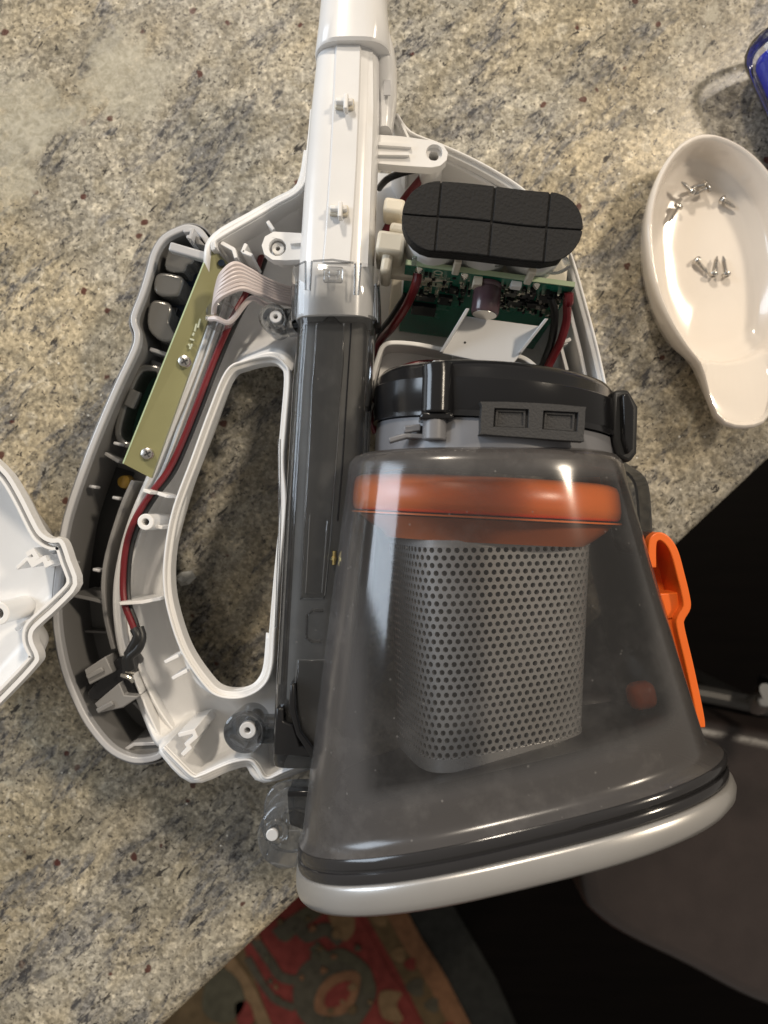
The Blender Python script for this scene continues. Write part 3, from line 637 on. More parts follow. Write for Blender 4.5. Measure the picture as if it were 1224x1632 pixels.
obj('recessed_panel', pp(cpx([(505, 520), (548, 520), (541, 650), (532, 780), (522, 900), (517, 950), (514, 953), (482, 953), (479, 950), (483, 860), (492, 720)], 2), ztop - 0.08, ztop + 0.035), SMOKE, du, 0.03)
line('panel_edge', [(505, 515), (496, 650), (487, 800), (480, 948), (484, 953), (514, 953), (518, 948), (526, 860), (538, 700), (548, 515)], 0.03, CLEAR)
line('panel_edge', [(494, 820), (487, 945), (513, 945), (522, 830)], 0.022, CLEAR, ztop + 0.06)
line('seam', [(560, 515), (552, 640), (546, 740), (538, 830)], 0.025, BLACK)
line('seam', [(482, 515), (474, 620), (462, 800), (452, 980), (446, 1090)], 0.03, CLEAR, ztop - 0.1)
line('embossed_loop', [(515, 973), (498, 973), (489, 980), (488, 1016), (496, 1022), (512, 1021)], 0.05, SMOKE)
obj('lower_panel', pp([(475, 1052), (521, 1052), (514, 1190), (486, 1188), (470, 1140)], ztop - 0.1, ztop + 0.03), SMOKE, du, 0.03)
line('panel_edge', [(521, 1052), (474, 1052), (468, 1120), (485, 1170), (512, 1205)], 0.03, CLEAR)
obj('end_block', pp([(440, 1128), (452, 1128), (452, 1150), (468, 1155), (478, 1190), (505, 1192), (505, 1208), (436, 1203)], 5.2, 8.1), BLACK, du, 0.06)
obj('drain_spout', pp([(462, 1090), (470, 1090), (472, 1130), (480, 1165), (510, 1205), (502, 1218), (472, 1172), (460, 1130)], 6.8, 8.25), BLACK, du, 0.06)
line('clear_lens', [(445, 700), (446, 830), (440, 1000)], 0.05, CLEAR, 7.0)
for (a, b), r, ri in (((435, 506), 0.50, 0.27), ((390, 1167), 0.74, 0.36)):
    bs = obj('screw_boss', lathe(P(a, b, 6.2), [(ri, 4.6), (r * 0.85, 4.6), (r * 0.96, 5.6), (r, 6.2), (r * 0.9, 6.26), (r * 0.8, 6.2), (r * 0.68, 5.3), (ri, 5.1)], 32), SMOKE2, du, ang=50)
    c = P(a + 4, b - 2, 6.1)
    obj('boss_pin', ringtube(c, ri * 0.82, ri * 0.28, 4.2, 6.05), WHITE, bs, 0.03)
    obj('boss_washer', ringtube(c, ri * 1.3, ri * 0.88, 5.5, 5.75), CLEAR, bs)
    obj('boss_arm', join(boxf(P(a + 16, b - 9, 6.1), (1.0, 0, 0), (0, 0.12, 0), (0, 0, -1.2)), boxf(P(a + 20, b + 18, 6.1), (0.8, 0, 0), (0, 0.16, 0), (0, 0, -1.2)), boxf(P(a + 20, b + 17, 5.2), (1, 0, 0), (0, 0.7, 0), (0, 0, -0.12))), SMOKE2, bs)
obj('gold_bead', join(tube([P(533, 878, 8.05), P(532, 900, 8.05)], 0.07, 8, 0), tube([P(533, 888, 8.12), P(532, 893, 8.12)], 0.1, 8, 0)), plastic('brass', (0.75, 0.58, 0.25), 0.25, metal=1.0), du)

# ------------------------------------------------------------------ dust bin
bn = thing('dust_bin', 'smoked translucent dust bin with silver lid, hanging over the counter edge', 'dust bin', P(800, 1050, 0))
NB = 112
QS = [2 * math.pi * k / NB for k in range(NB)]
ZC = 6.8
def yplane(x, z): return -8.80 + 0.24 * (x - 3.98) + 0.16 * (z - ZC)
def bring(t, e=0.0, n=2.7, dy=0.0):
    a = 4.50 + (6.42 - 4.50) * t + e; b = 4.2 + (5.25 - 4.2) * t + e; cx = 3.30 + 0.46 * t
    out = []
    for q in QS:
        x, z = sup(q, a, b, n); x += cx; z += ZC - 0.15 * (1 - t)
        out.append((x, 1.5 * (1 - t) + t * yplane(x, z) + dy, z))
    return out
def fring(k, e, n=2.7):
    a = 6.40 + 0.6 * e; b = 5.25 + 0.6 * e; cx = 3.74 + 0.36 * e
    out = []
    for q in QS:
        x, z = sup(q, a, b, n); x += cx; z += ZC; out.append((x, yplane(x, z) - k, z))
    return out
TS = [i / 30 for i in range(31)]
rings = [bring(0, -0.9, 2.7, 0.42), bring(0, -0.45, 2.7, 0.4), bring(0, -0.2, 2.7, 0.3), bring(0, -0.06, 2.7, 0.15)] + [bring(t) for t in TS] + \
        [fring(0.12, 0.05), fring(0.26, 0.2), fring(0.36, 0.42), fring(0.44, 0.58), fring(0.46, 0.4)]
lip = [fring(0.45, 0.4), fring(0.45, 0.60), fring(0.52, 0.68), fring(0.66, 0.70), fring(0.74, 0.66), fring(0.76, 0.54), fring(0.84, 0.54), fring(0.86, 0.68), fring(0.92, 0.72), fring(1.08, 0.74), fring(1.15, 0.68), fring(1.17, 0.3)]
vf = loft(rings, False, False)
fro = []
for v in vf[0]:
    px = CX + v[0] * F / (H - v[2]); py = CY - v[1] * F / (H - v[2])
    # polished window: a rounded panel moulded into the upper wall of the bin
    up = sst(5.2, 7.2, v[2])
    yb = -7.1 + 0.25 * (v[0] - 3.98)
    inx = sst(-1.7, -0.5, v[0] + 0.06 * v[1]) * (1 - sst(7.0, 8.3, v[0] + 0.16 * (v[1] + 0.5)))
    iny = sst(yb - 0.35, yb + 0.5, v[1]) * (1 - sst(0.9, 1.5, v[1]))
    k = up * inx * iny
    fl0 = 35 * NB
    fro.append((1 - k if v[2] > 3 else 0.55) if len(fro) < fl0 + 4 * NB else 0.72)
obj('bin_body', vf, BINM, bn, ang=50, attr=('frost', fro))
obj('lip', loft(lip, False, False), plastic('glossy_dark_lip', (0.026, 0.025, 0.026), 0.13, 0.55, 0.01), bn, ang=50)
obj('seal', loft([fring(1.165, 0.2), fring(1.165, 0.60), fring(1.24, 0.60), fring(1.24, 0.2)], False, False), BLACK2, bn)
obj('lid', loft([fring(1.2, 0.3), fring(1.16, 0.66), fring(1.19, 0.78), fring(1.28, 0.86), fring(1.5, 0.94), fring(1.75, 0.92), fring(1.95, 0.74), fring(2.08, 0.4), fring(2.12, -1.2), fring(2.12, -4)]), SILVER, bn, ang=60)
obj('lid_mouth', loft([fring(2.2, -2.2), fring(2.16, -2.0), fring(2.13, -1.9)]), BLACK2, bn)
# inside: orange ring, holder, perforated screen, dark cartridge
def oring(y, a, b, n=2.7, cx=3.36, zc=6.68, sl=0.05):
    out = []
    for q in QS:
        x, z = sup(q, a, b, n); out.append((x + cx, y - sl * x, z + zc))
    return out
fl_ = obj('filter_ring', loft([oring(1.02, 3.4, 3.1, 2.3), oring(1.02, 4.2, 3.75, 2.3), oring(0.94, 4.36, 3.95, 2.3), oring(0.78, 4.42, 4.06, 2.3), oring(0.45, 4.46, 4.14, 2.3), oring(0.2, 4.48, 4.14, 2.3), oring(-0.02, 4.46, 4.06, 2.3), oring(-0.10, 4.40, 3.92, 2.3), oring(-0.14, 3.6, 3.2, 2.3)]), ORANGE2, bn, ang=70)
obj('ring_flange', loft([oring(-0.16, 4.5, 4.12, 2.3), oring(-0.21, 4.5, 4.12, 2.3), oring(-0.23, 3.5, 3.2, 2.3)], True, True), ORANGE2, fl_)
obj('filter_neck', loft([oring(-0.25, 4.2, 3.75, 2.5), oring(-0.50, 3.9, 3.5, 2.8), oring(-0.75, 3.5, 3.25, 3.0, 3.4), oring(-0.95, 3.25, 3.1, 3.2, 3.3)]), plastic('orange_brown_glow_plastic', (0.55, 0.15, 0.05), 0.4), bn)  # holder part; the ring's fading orange glow is put into its colour
FA, FB, FN, FX, FZc = 3.0, 2.7, 4.6, 3.45, 6.75
Y0, Y1 = -0.9, -7.7
def per(n=4000):
    rt = math.radians(14); pts = [(x * math.cos(rt) + z * math.sin(rt), -x * math.sin(rt) + z * math.cos(rt)) for x, z in [sup(2 * math.pi * k / n, FA, FB, FN) for k in range(n + 1)]]; s = [0.0]
    for i in range(n): s.append(s[-1] + math.dist(pts[i], pts[i + 1]))
    return pts, s
PT, SS = per(); PER = SS[-1]
import bisect
def onsh(s, y, off=0.0):
    s %= PER; i = min(max(bisect.bisect_right(SS, s) - 1, 0), len(PT) - 2); f = (s - SS[i]) / max(1e-9, SS[i + 1] - SS[i])
    x = PT[i][0] + (PT[i + 1][0] - PT[i][0]) * f; z = PT[i][1] + (PT[i + 1][1] - PT[i][1]) * f
    tp = 1 + 0.012 * (y - Y0)
    d = math.hypot(x, z); return (FX + x * tp * (1 - off / d), y + 0.11 * x * clampf((y - Y0) / (Y1 - Y0), 0, 1.1), FZc + z * tp * (1 - off / d))
ncol = 78; pit = PER / ncol; rowp = pit * 0.866; R6 = pit / math.sqrt(3)
nrow = int((Y0 - Y1 - 0.3) / rowp)
V, Fc = [], []; key = {}
def vid(s, y, tagk=None):
    k = (round((s % PER) / PER * 1e4) % 10000, round(y * 1e3))
    if k not in key: key[k] = len(V); V.append(onsh(s, y))
    return key[k]
for r_ in range(nrow):
    for c_ in range(ncol):
        s0 = (c_ + 0.5 * (r_ % 2)) * pit; y0 = Y0 - 0.25 - r_ * rowp
        hexv = []; hol = []
        for k in range(12):
            an = math.pi / 6 * k + math.pi / 2
            if k % 2 == 0: hexv.append(vid(s0 + R6 * math.cos(an), y0 + R6 * math.sin(an)))
            else: hexv.append(vid(s0 + R6 * 0.866 * math.cos(an), y0 + R6 * 0.866 * math.sin(an)))
            hol.append(len(V)); V.append(onsh(s0 + pit * 0.325 * math.cos(an), y0 + pit * 0.315 * math.sin(an)))
        inn = []
        for k in range(12):
            an = math.pi / 6 * k + math.pi / 2
            inn.append(len(V)); V.append(onsh(s0 + pit * 0.31 * math.cos(an), y0 + pit * 0.30 * math.sin(an), 0.07))
        for k in range(12):
            l = (k + 1) % 12
            Fc.append([hexv[k], hexv[l], hol[l], hol[k]]); Fc.append([hol[k], hol[l], inn[l], inn[k]])
fs = obj('filter_screen', (V, Fc), MESHG, bn, ang=40)
def fr2(y, off=0.0, n=NB): return [onsh(PER * k / n, y, off) for k in range(n)]
obj('screen_band', loft([fr2(Y0 + 0.05, 0), fr2(Y0 + 0.05, -0.03), fr2(Y0 - 0.17, -0.03), fr2(Y0 - 0.17, 0.05)], False, False), MESHG, fs)
obj('screen_base', loft([fr2(Y0 - 0.25 - nrow * rowp + 0.12, 0.02), fr2(Y0 - 0.25 - nrow * rowp + 0.12, -0.03), fr2(Y1 - 0.05, -0.03), fr2(Y1 - 0.15, 0.2)]), MESHG, fs)
obj('filter_cartridge', loft([fr2(Y0 - 0.02, 0.22), fr2(Y1 + 0.05, 0.22)]), DARKI, bn)  # filter inside, coloured dark so the screen holes read as deep shade
q = Vector(P(832, 860, 9.75)); obj('screen_tab', box(q, (0.75, 0.2, 0.12), 0, 0.1), ORANGE, fs, 0.03)
q = Vector(P(1022, 1108, 7.4)); obj('latch_foot', box(q, (0.9, 0.9, 0.8), 0.2), ORANGE, bn, 0.3, seg=4)
# inner frosted shoulder (the inlet flap behind the window)
obj('inlet_flap', loft([[(x, yplane(x, z) + 0.9, z) for x, z in [(3.9 + sup(q, 5.6, 4.2, 2.8)[0], ZC - 0.3 + sup(q, 5.6, 4.2, 2.8)[1]) for q in QS]], [(x, yplane(x, z) + 0.7, z) for x, z in [(3.9 + sup(q, 5.6, 4.2, 2.8)[0], ZC - 0.3 + sup(q, 5.6, 4.2, 2.8)[1]) for q in QS]]]), plastic('dark_flap_rubber', (0.03, 0.029, 0.028), 0.5), bn)
# rear ear
obj('rear_ear', pp(cpx([(975, 735), (1012, 746), (1028, 758), (1036, 775), (1040, 812), (1041, 858), (1030, 880), (1000, 870)], 3), 5.6, 7.2), SMOKE2, bn, 0.12)
# orange latch
LZ = 7.6
lt = obj('latch', wall([P(a, b, LZ)[:2] for a, b in cpx([(1040, 905), (1040, 870), (1044, 858), (1054, 855), (1066, 864), (1076, 882), (1085, 915), (1093, 948), (1095, 968), (1086, 985), (1085, 1000), (1098, 1055), (1110, 1110), (1117, 1146), (1118, 1160)], 4, False)], 0.27, 5.6, LZ), ORANGE, bn, 0.08, seg=3)
obj('latch_web', pp(cpx([(1038, 870), (1050, 858), (1064, 866), (1074, 886), (1083, 918), (1092, 955), (1084, 985), (1070, 985), (1050, 930)], 3), 5.9, 6.1, LZ), ORANGE, lt)
obj('latch_bar', pp([(1058, 948), (1088, 946), (1092, 985), (1070, 990)], 6.3, 7.25, LZ), ORANGE, lt, 0.05)
obj('latch_tail', pp([(1062, 985), (1088, 985), (1121, 1140), (1124, 1163), (1108, 1161)], 5.8, 7.2, LZ), ORANGE, lt, 0.06)
# hinge ears at the lower left
hg = obj('hinge_ear', pp(cpx([(505, 1252), (470, 1246), (440, 1252), (424, 1270), (420, 1295), (424, 1310), (445, 1305), (470, 1290), (505, 1295)], 3), 6.2, 6.5), CLEAR, bn, 0.06)
hg2 = obj('hinge_ear', pp(cpx([(500, 1290), (460, 1275), (430, 1290), (412, 1318), (410, 1345), (420, 1370), (440, 1383), (470, 1384), (500, 1372)], 3), 5.6, 7.0), CLEAR, bn, 0.1)
obj('hinge_pin', cyl(P(433, 1333, 7.2), 0.21, 6.7, 7.12), WHITE2, hg2, 0.03)
obj('hinge_barrel', ringtube(P(440, 1326, 7.1), 0.42, 0.24, 5.6, 7.1), CLEAR, hg2, 0.03)
obj('hinge_block', pp([(458, 1264), (500, 1262), (500, 1274), (500, 1318), (486, 1324), (462, 1315), (458, 1275)], 5.8, 7.1), SMOKE2, hg2, 0.05)
obj('hinge_strip', pp([(458, 1262), (506, 1260), (506, 1269), (458, 1270)], 6.9, 7.3), BLACK, hg2, 0.03)
obj('hinge_lug', pp(cpx([(424, 1360), (470, 1352), (472, 1380), (450, 1386), (432, 1378)], 3), 5.4, 6.9), CLEAR, hg2, 0.08)

# ------------------------------------------------------------------ motor housing behind the bin
mo = thing('motor_housing', 'glossy black round motor housing with grey collar behind the dust bin', 'motor', P(800, 650, 2))
def mring(y, r, cx=3.78, zc=6.35, sl=0.085, n=2.0):
    return [(cx + sup(q, r, r, n)[0], y - sl * sup(q, r, r, n)[0], zc + sup(q, r, r, n)[1]) for q in QS]
obj('motor_can', loft([mring(4.55, 2.2), mring(4.5, 3.5), mring(4.4, 3.85), mring(4.18, 4.02), mring(3.9, 4.08), mring(3.86, 4.12), mring(2.95, 4.15), mring(2.9, 4.12), mring(2.72, 4.15), mring(2.7, 3.8)]), BLACK, mo, ang=40)
obj('collar', loft([mring(2.72, 3.9), mring(2.68, 4.02), mring(2.2, 4.08), mring(1.9, 4.1), mring(1.6, 4.1)]), COLLAR, mo, ang=40)
pg = obj('peg', tube([P(697, 580, 9.9), P(698, 600, 9.9), P(696, 661, 10.0)], 0.47, 18, 0), BLACK, mo, 0.06)
obj('peg_tip', tube([P(699, 576, 10.1), P(699, 586, 10.1)], 0.2, 8, 0), STEEL, pg)
obj('peg_base', pp([(672, 655), (720, 655), (726, 668), (668, 668)], 9.2, 10.3), BLACK, pg, 0.08)
obj('collar_post', tube([P(693, 660, 9.9), P(692, 702, 9.9)], 0.36, 18, 0), COLLAR, mo, 0.05)
obj('collar_arm', join(wall([P(a, b, 9.6)[:2] for a, b in ((620, 702), (648, 694), (700, 698))], 0.16, 9.2, 9.65), boxf(P(644, 690, 9.7), (0.5, 0.06, 0), (0, 0.22, 0), (0, 0, -0.3))), COLLAR, mo, 0.04)
# rubber pad with two recesses
pz = 10.75
padpx = cpx([(768, 646), (772, 640), (850, 642), (926, 648), (933, 654), (930, 698), (924, 703), (850, 698), (772, 692), (766, 688)], 2)
rec1 = [(788, 650), (843, 652), (842, 682), (786, 680)]; rec2 = [(866, 654), (922, 657), (920, 688), (864, 684)]
pd = obj('rubber_pad', pp(padpx, pz - 0.5, pz, pz, [rec1, rec2]), RUBBER, mo, 0.05)
for rc in (rec1, rec2):
    obj('pad_recess', pp(rc, pz - 0.45, pz - 0.16, pz), RUBBER, pd)
    cx_ = sum(p[0] for p in rc) / 4; cy_ = sum(p[1] for p in rc) / 4
    obj('pad_ridge', wall([P(cx_ + (p[0] - cx_) * 0.8, cy_ + (p[1] - cy_) * 0.8, pz)[:2] for p in rc], 0.06, pz - 0.2, pz - 0.1, True), RUBBER, pd)
ck = obj('side_clip', pp([(978, 622), (1002, 620), (1018, 648), (1016, 722), (1004, 738), (984, 728), (974, 690)], 5.6, 8.6), BLACK2, mo, 0.12)
obj('clip_ridge', pp([(990, 628), (1000, 626), (1010, 650), (1008, 715), (1000, 725), (992, 700)], 8.5, 8.9, 8.8), BLACK, ck, 0.08)
obj('clip_foot', pp([(952, 672), (985, 680), (984, 712), (955, 700)], 7.2, 8.3), BLACK2, ck, 0.1)

# ------------------------------------------------------------------ battery pack
bt = thing('battery_pack', 'battery pack of white cells topped by a black foam pad, with green board', 'battery pack', P(780, 380, 0.4))
ft = 9.5
a0, a1 = Vector(P(640 + 57, 344, ft)), Vector(P(925 - 52, 361, ft)); fd = (a1 - a0).normalized(); fn = Vector((-fd.y, fd.x, 0)); FR = 1.07; FL = (a1 - a0).length
for k in range(3):
    c = a0 + fd * (FL * k / 2); c.z = 0
    ce = obj('cell', lathe(c, [(0.85, 1.2), (0.92, 1.3), (0.92, 8.55), (0.85, 8.68)], 32), WHITE2, bt)
    obj('cell_cap', ringtube(c, 0.7, 0.2, 8.6, 8.8), STEEL, ce)
def stad(x0, x1, y0, y1, n=10):
    """part of the stadium between local x0..x1 and y0..y1"""
    pts = []
    def top(x):
        if x < 0: return math.sqrt(max(0, FR * FR - x * x))
        if x > FL: return math.sqrt(max(0, FR * FR - (x - FL) ** 2))
        return FR
    ts = [i / 16 for i in range(17)]
    if x0 < -0.5: ts = [1 - math.cos(t * math.pi / 2) for t in ts]
    elif x1 > FL + 0.5: ts = [math.sin(t * math.pi / 2) for t in ts]
    xs = [x0 + (x1 - x0) * t for t in ts]
    hi = [(x, max(y0, min(y1, top(x)))) for x in xs]; lo = [(x, min(y1, max(y0, -top(x)))) for x in xs][::-1]
    out = []
    for p in hi + lo:
        if not out or math.dist(p, out[-1]) > 0.02: out.append(p)
    if math.dist(out[0], out[-1]) < 0.02: out.pop()
    wob = lambda x: 0.02 * math.sin(x * 1.7)
    return [tuple((a0 + fd * x + fn * (y + wob(x)))[:2]) for x, y in out]
pad = obj('foam_pad', prism(stad(-FR, FL + FR, -FR, FR), 8.8, ft - 0.07), FOAM, bt, 0.06)
xs = [-FR, 0.02, FL / 2 - 0.02, FL - 0.02, FL + FR]
for i in range(4):
    for y0, y1 in ((-FR, -0.045), (-0.005, FR)):
        g = 0.025
        obj('foam_tile', prism(stad(xs[i] + (g if i else 0), xs[i + 1] - (g if i < 3 else 0), y0, y1), ft - 0.09, ft), FOAM, pad, 0.035, seg=2)
# cell holder with tabs
hold = [tuple((a0 + fd * x + fn * y)[:2]) for x, y in ((-1.35, -1.1), (FL + 1.3, -1.1), (FL + 1.3, 1.2), (-1.35, 1.2))]
ho = obj('cell_holder', prism(hold, 6.4, 6.9), CREAM, bt, 0.08)
obj('holder_base', prism(hold, 0.4, 1.3), CREAM, bt, 0.08)
for (a, b), s in (((628, 338), (0.7, 0.5, 1.2)), ((622, 402), (0.9, 0.7, 2.0)), ((616, 430), (0.35, 0.7, 1.6)), ((640, 372), (0.8, 0.35, 1))):
    obj('holder_tab', box(P(a, b, 7.2), s, -0.15), CREAM, ho, 0.12)
# circuit board standing on edge
b0, b1 = Vector(P(646, 421, 7.7)), Vector(P(916, 457, 7.7)); bu = (b1 - b0).normalized(); BL = (b1 - b0).length
bv = Vector((0, 0, -1)) + Vector((bu.y, -bu.x, 0)) * 0.10; bv.normalize(); bw = bv.cross(bu)
if bw.y > 0: bw = -bw                         # face towards -y
def B(u, v, h=0.0): return b0 + bu * u + bv * v + bw * h
BH = 6.4
pc = obj('green_board', boxf(B(0, 0.05, 0), bu * BL, bv * BH, bw * -0.16), GREENP, bt)
obj('board_edge', boxf(B(0, 0, 0.003), bu * BL, bv * 0.055, bw * -0.166), GREENE, pc)
def bbox_(name, u, v, su, sv, h, m, bev=0.02): return obj(name, boxf(B(u, v, 0), bu * su, bv * sv, bw * h), m, pc, bev, seg=1)
def along(p0, p1, prof, n=20):
    p0, p1 = Vector(p0), Vector(p1); d = (p1 - p0).normalized(); a = d.orthogonal().normalized(); c = d.cross(a)
    return loft([[tuple(p0 + d * t + a * (r * math.cos(2 * math.pi * k / n)) + c * (r * math.sin(2 * math.pi * k / n))) for k in range(n)] for r, t in prof])
cp = obj('capacitor', along(B(2.85, 0.62, 0.0), B(2.85, 0.62, 1.1), [(0.4, 0.0), (0.47, 0.05), (0.47, 0.14), (0.43, 0.2), (0.47, 0.27), (0.47, 1.02), (0.43, 1.1)], 28), CAPB, pc)
obj('capacitor_top', along(B(2.85, 0.62, 1.1), B(2.85, 0.62, 1.2), [(0.40, 0), (0.40, 0.015)], 24), STEEL, cp)
bbox_('sensor_block', 2.3, 0.15, 0.3, 0.45, 0.3, CREAM); bbox_('sensor_block', 3.55, 0.12, 0.35, 0.3, 0.2, WHITE)
ri = ringtube((0, 0, 0), 0.16, 0.11, 0, 0.01); M = Matrix.Translation(B(1.12, 0.30, 0.004)) @ Matrix((bu, bv, bw)).transposed().to_4x4()
obj('mounting_hole', ([M @ Vector(v) for v in ri[0]], ri[1]), SILK, pc)
bbox_('label_strip', 0.55, 1.15, 1.0, 0.32, 0.006, SILK, 0)
for k in range(4): bbox_('print_line', 0.8, 0.62 + 0.12 * k, 0.75, 0.05, 0.005, SILK, 0)
for u, v, su, sv, h in ((0.5, 2.1, 0.7, 0.5, 0.14), (1.3, 2.0, 0.5, 0.7, 0.14), (1.6, 1.2, 0.3, 0.5, 0.1), (2.0, 1.3, 0.2, 0.3, 0.1), (3.5, 0.8, 0.4, 0.35, 0.15), (4.05, 0.65, 0.45, 0.45, 0.18), (4.65, 0.7, 0.4, 0.6, 0.16), (3.7, 1.4, 0.5, 0.5, 0.18), (4.4, 1.5, 0.6, 0.4, 0.15), (5.1, 0.6, 0.2, 0.4, 0.1), (0.4, 3.0, 0.9, 0.9, 0.18)):
    bbox_('chip', u, v, su, sv, h, BLACK)
small = []
for k in range(260):
    u = random.uniform(3.2, 5.4) if k % 3 else random.uniform(0.3, 2.3); v = random.uniform(0.35, 2.4)
    small.append(boxf(B(u, v, 0), bu * random.uniform(0.05, 0.14), bv * random.uniform(0.05, 0.14), bw * random.uniform(0.05, 0.22)))
tag(obj('small_components', join(*small[:120]), BLACK, pc), kind='stuff'); tag(obj('solder_dots', join(*small[120:]), SOLDER, pc), kind='stuff')
for u in (0.42, 1.95, 4.35):
    pn = obj('cell_tab', join(boxf(B(u, -0.5, -0.5), bu * 0.1, bv * 1.0, bw * 0.06), boxf(B(u, 0.2, -0.5), bu * 0.1, bv * 0.08, bw * 0.6)), SOLDER, pc)
    obj('tab_solder', along(B(u + 0.05, 0.24, 0), B(u + 0.05, 0.24, 1), [(0.14, 0), (0.11, 0.08), (0.03, 0.16)], 10), SOLDER, pn)
for u in (1.55, 3.95):
    obj('holder_prong', boxf(B(u, -0.75, -0.12), bu * 0.24, bv * 0.95, bw * 0.2), CREAM, ho, 0.05)
obj('holder_prong', boxf(B(0.2, -0.5, -0.1), bu * 0.16, bv * 0.5, bw * 0.14), CLEAR, ho, 0.03)
obj('cell_wrap', tube([P(758, 404, 8.0), P(790, 410, 8.0), P(812, 402, 8.0)], 0.3, 12), CLEAR, bt)
obj('cell_wrap', tube([P(862, 418, 7.8), P(885, 424, 7.8), P(902, 416, 7.8)], 0.28, 12), CLEAR, bt)
# white U-shaped shield
uz = 6.6
U0, U1, U2, U3 = (738, 503), (864, 520), (818, 580), (700, 562)
shd = obj('shield_plate', pp([U0, U1, U2, (790, 581), U3], uz - 0.14, uz, uz), WHITE2, bt, 0.03)
A, B_, C_, D_ = [Vector(P(*p, uz)) for p in (U0, U1, U2, U3)]
def wedge(p, d, side, h0, h1):
    vs = []
    for q_, h in ((p, h0), (p + d, h1)):
        for o_ in (Vector((0, 0, 0)), side): vs += [q_ + o_ + Vector((0, 0, -0.1)), q_ + o_ + Vector((0, 0, h))]
    return vs, [[0, 1, 3, 2], [4, 6, 7, 5], [0, 4, 5, 1], [2, 3, 7, 6], [1, 5, 7, 3], [0, 2, 6, 4]]
obj('shield_lip', wedge(A, D_ - A, (B_ - A).normalized() * 0.12, 0.95, 0.15), WHITE2, shd, 0.02)
obj('shield_lip', wedge(B_, (C_ - B_) * 0.75, (A - B_).normalized() * 0.12, 1.0, 0.25), WHITE2, shd, 0.02)
obj('shield_dot', cyl(P(741, 546, uz), 0.04, uz, uz + 0.01, 10), BLACK2, shd)
obj('shield_stem', boxf(D_.lerp(C_, 0.2) + Vector((0, 0, -5.5)), (C_ - D_) * 0.6, Vector((0, 0.3, 0)), Vector((0, 0, 5.4))), WHITE2, shd)

# ------------------------------------------------------------------ wiring
def wire(name, label, pts, r, m, group='red and black wires', extra=()):
    o = obj(name, tube(pts, r, 10, 8), m)
    if label: tag(o, label, 'wire', group)
    return o
wire('red_wire', 'red wire from the left end of the green board down beside the duct', [B(0.45, 0.42, 0.1), B(0.42, 0.55, 0.45), B(0.2, 1.3, 0.9), B(-0.2, 2.4, 1.3), P(606, 545, 3.6), P(592, 590, 3.0), P(588, 650, 3.0), P(600, 690, 3)], 0.155, RED)
wire('black_wire', 'black wire lying behind the left red wire near the duct', [P(648, 470, 5.4), P(625, 505, 4.5), P(606, 535, 3.2), P(596, 600, 2.6), P(596, 680, 2.6)], 0.13, BWIRE)
wire('red_wire', 'red wire at the right end of the green board going to the motor', [B(BL - 0.1, 0.3, 0.1), B(BL - 0.02, 0.5, 0.35), P(904, 480, 6.8), P(903, 510, 6.2), P(893, 545, 5.8), P(878, 575, 5.4), P(866, 600, 5.2)], 0.15, RED)
wire('black_wire', 'black wire at the right end of the green board going to the motor', [B(BL - 0.6, 0.8, 0.1), P(884, 500, 6.2), P(880, 540, 5.6), P(868, 575, 5.2), P(858, 600, 5.0)], 0.14, BWIRE)
wire('red_wire', 'red wire looping behind the right mounting arm', [P(612, 372, 3.0), P(632, 335, 3.6), P(658, 300, 4.2), P(684, 275, 4.4), P(715, 268, 4.4), P(752, 288, 4.2), P(770, 320, 3.5)], 0.15, RED)
wire('black_wire', 'black wire looping below the right mounting arm', [P(604, 300, 3.2), P(620, 284, 4.0), P(655, 272, 4.3), P(690, 268, 4.0), P(730, 280, 3.8), P(748, 310, 3.5)], 0.13, BWIRE)
wire('red_wire', 'red wire crossing between the bulkhead and the motor housing', [P(600, 640, 4.2), P(625, 600, 5.4), P(660, 583, 5.8), P(700, 580, 5.8)], 0.16, RED)
lead = [P(418, 404, 3.6), P(405, 440, 4.2), P(388, 475, 4.4), P(374, 500, 4.6), P(352, 548, 4.7), P(334, 592, 4.7), P(314, 645, 4.7), P(290, 705, 4.7), P(268, 750, 4.7), P(238, 790, 4.8), P(214, 830, 4.8), P(201, 870, 4.8), P(196, 920, 4.8), P(198, 960, 4.9), P(208, 988, 5.0), P(216, 1008, 5.1)]
wire('red_wire', 'long red wire running down the handle channel to the charging socket', lead, 0.12, RED)
l2 = [(p[0] + (0.12 if i > 7 else 0.1), p[1] - 0.08, p[2] - 0.16) for i, p in enumerate(lead)]
l2[-1] = P(222, 1012, 5.0)
wire('black_wire', 'long black wire running down the handle channel beside the red one', l2, 0.115, BWIRE)
slv = thing('heat_shrink_leads', 'two black heat shrink sleeves joining the wires to the charging socket', 'sleeve', P(210, 1030, 4.8))
obj('sleeve', tube([P(214, 1002, 5.1), P(219, 1014, 5.15), P(212, 1030, 5.1), P(204, 1044, 5.0)], 0.17, 12), BWIRE, slv)
obj('sleeve', tube([P(222, 1000, 5.0), P(226, 1016, 5.05), P(220, 1034, 5.1), P(206, 1048, 5.1), P(208, 1066, 5.0)], 0.17, 12), BWIRE, slv)

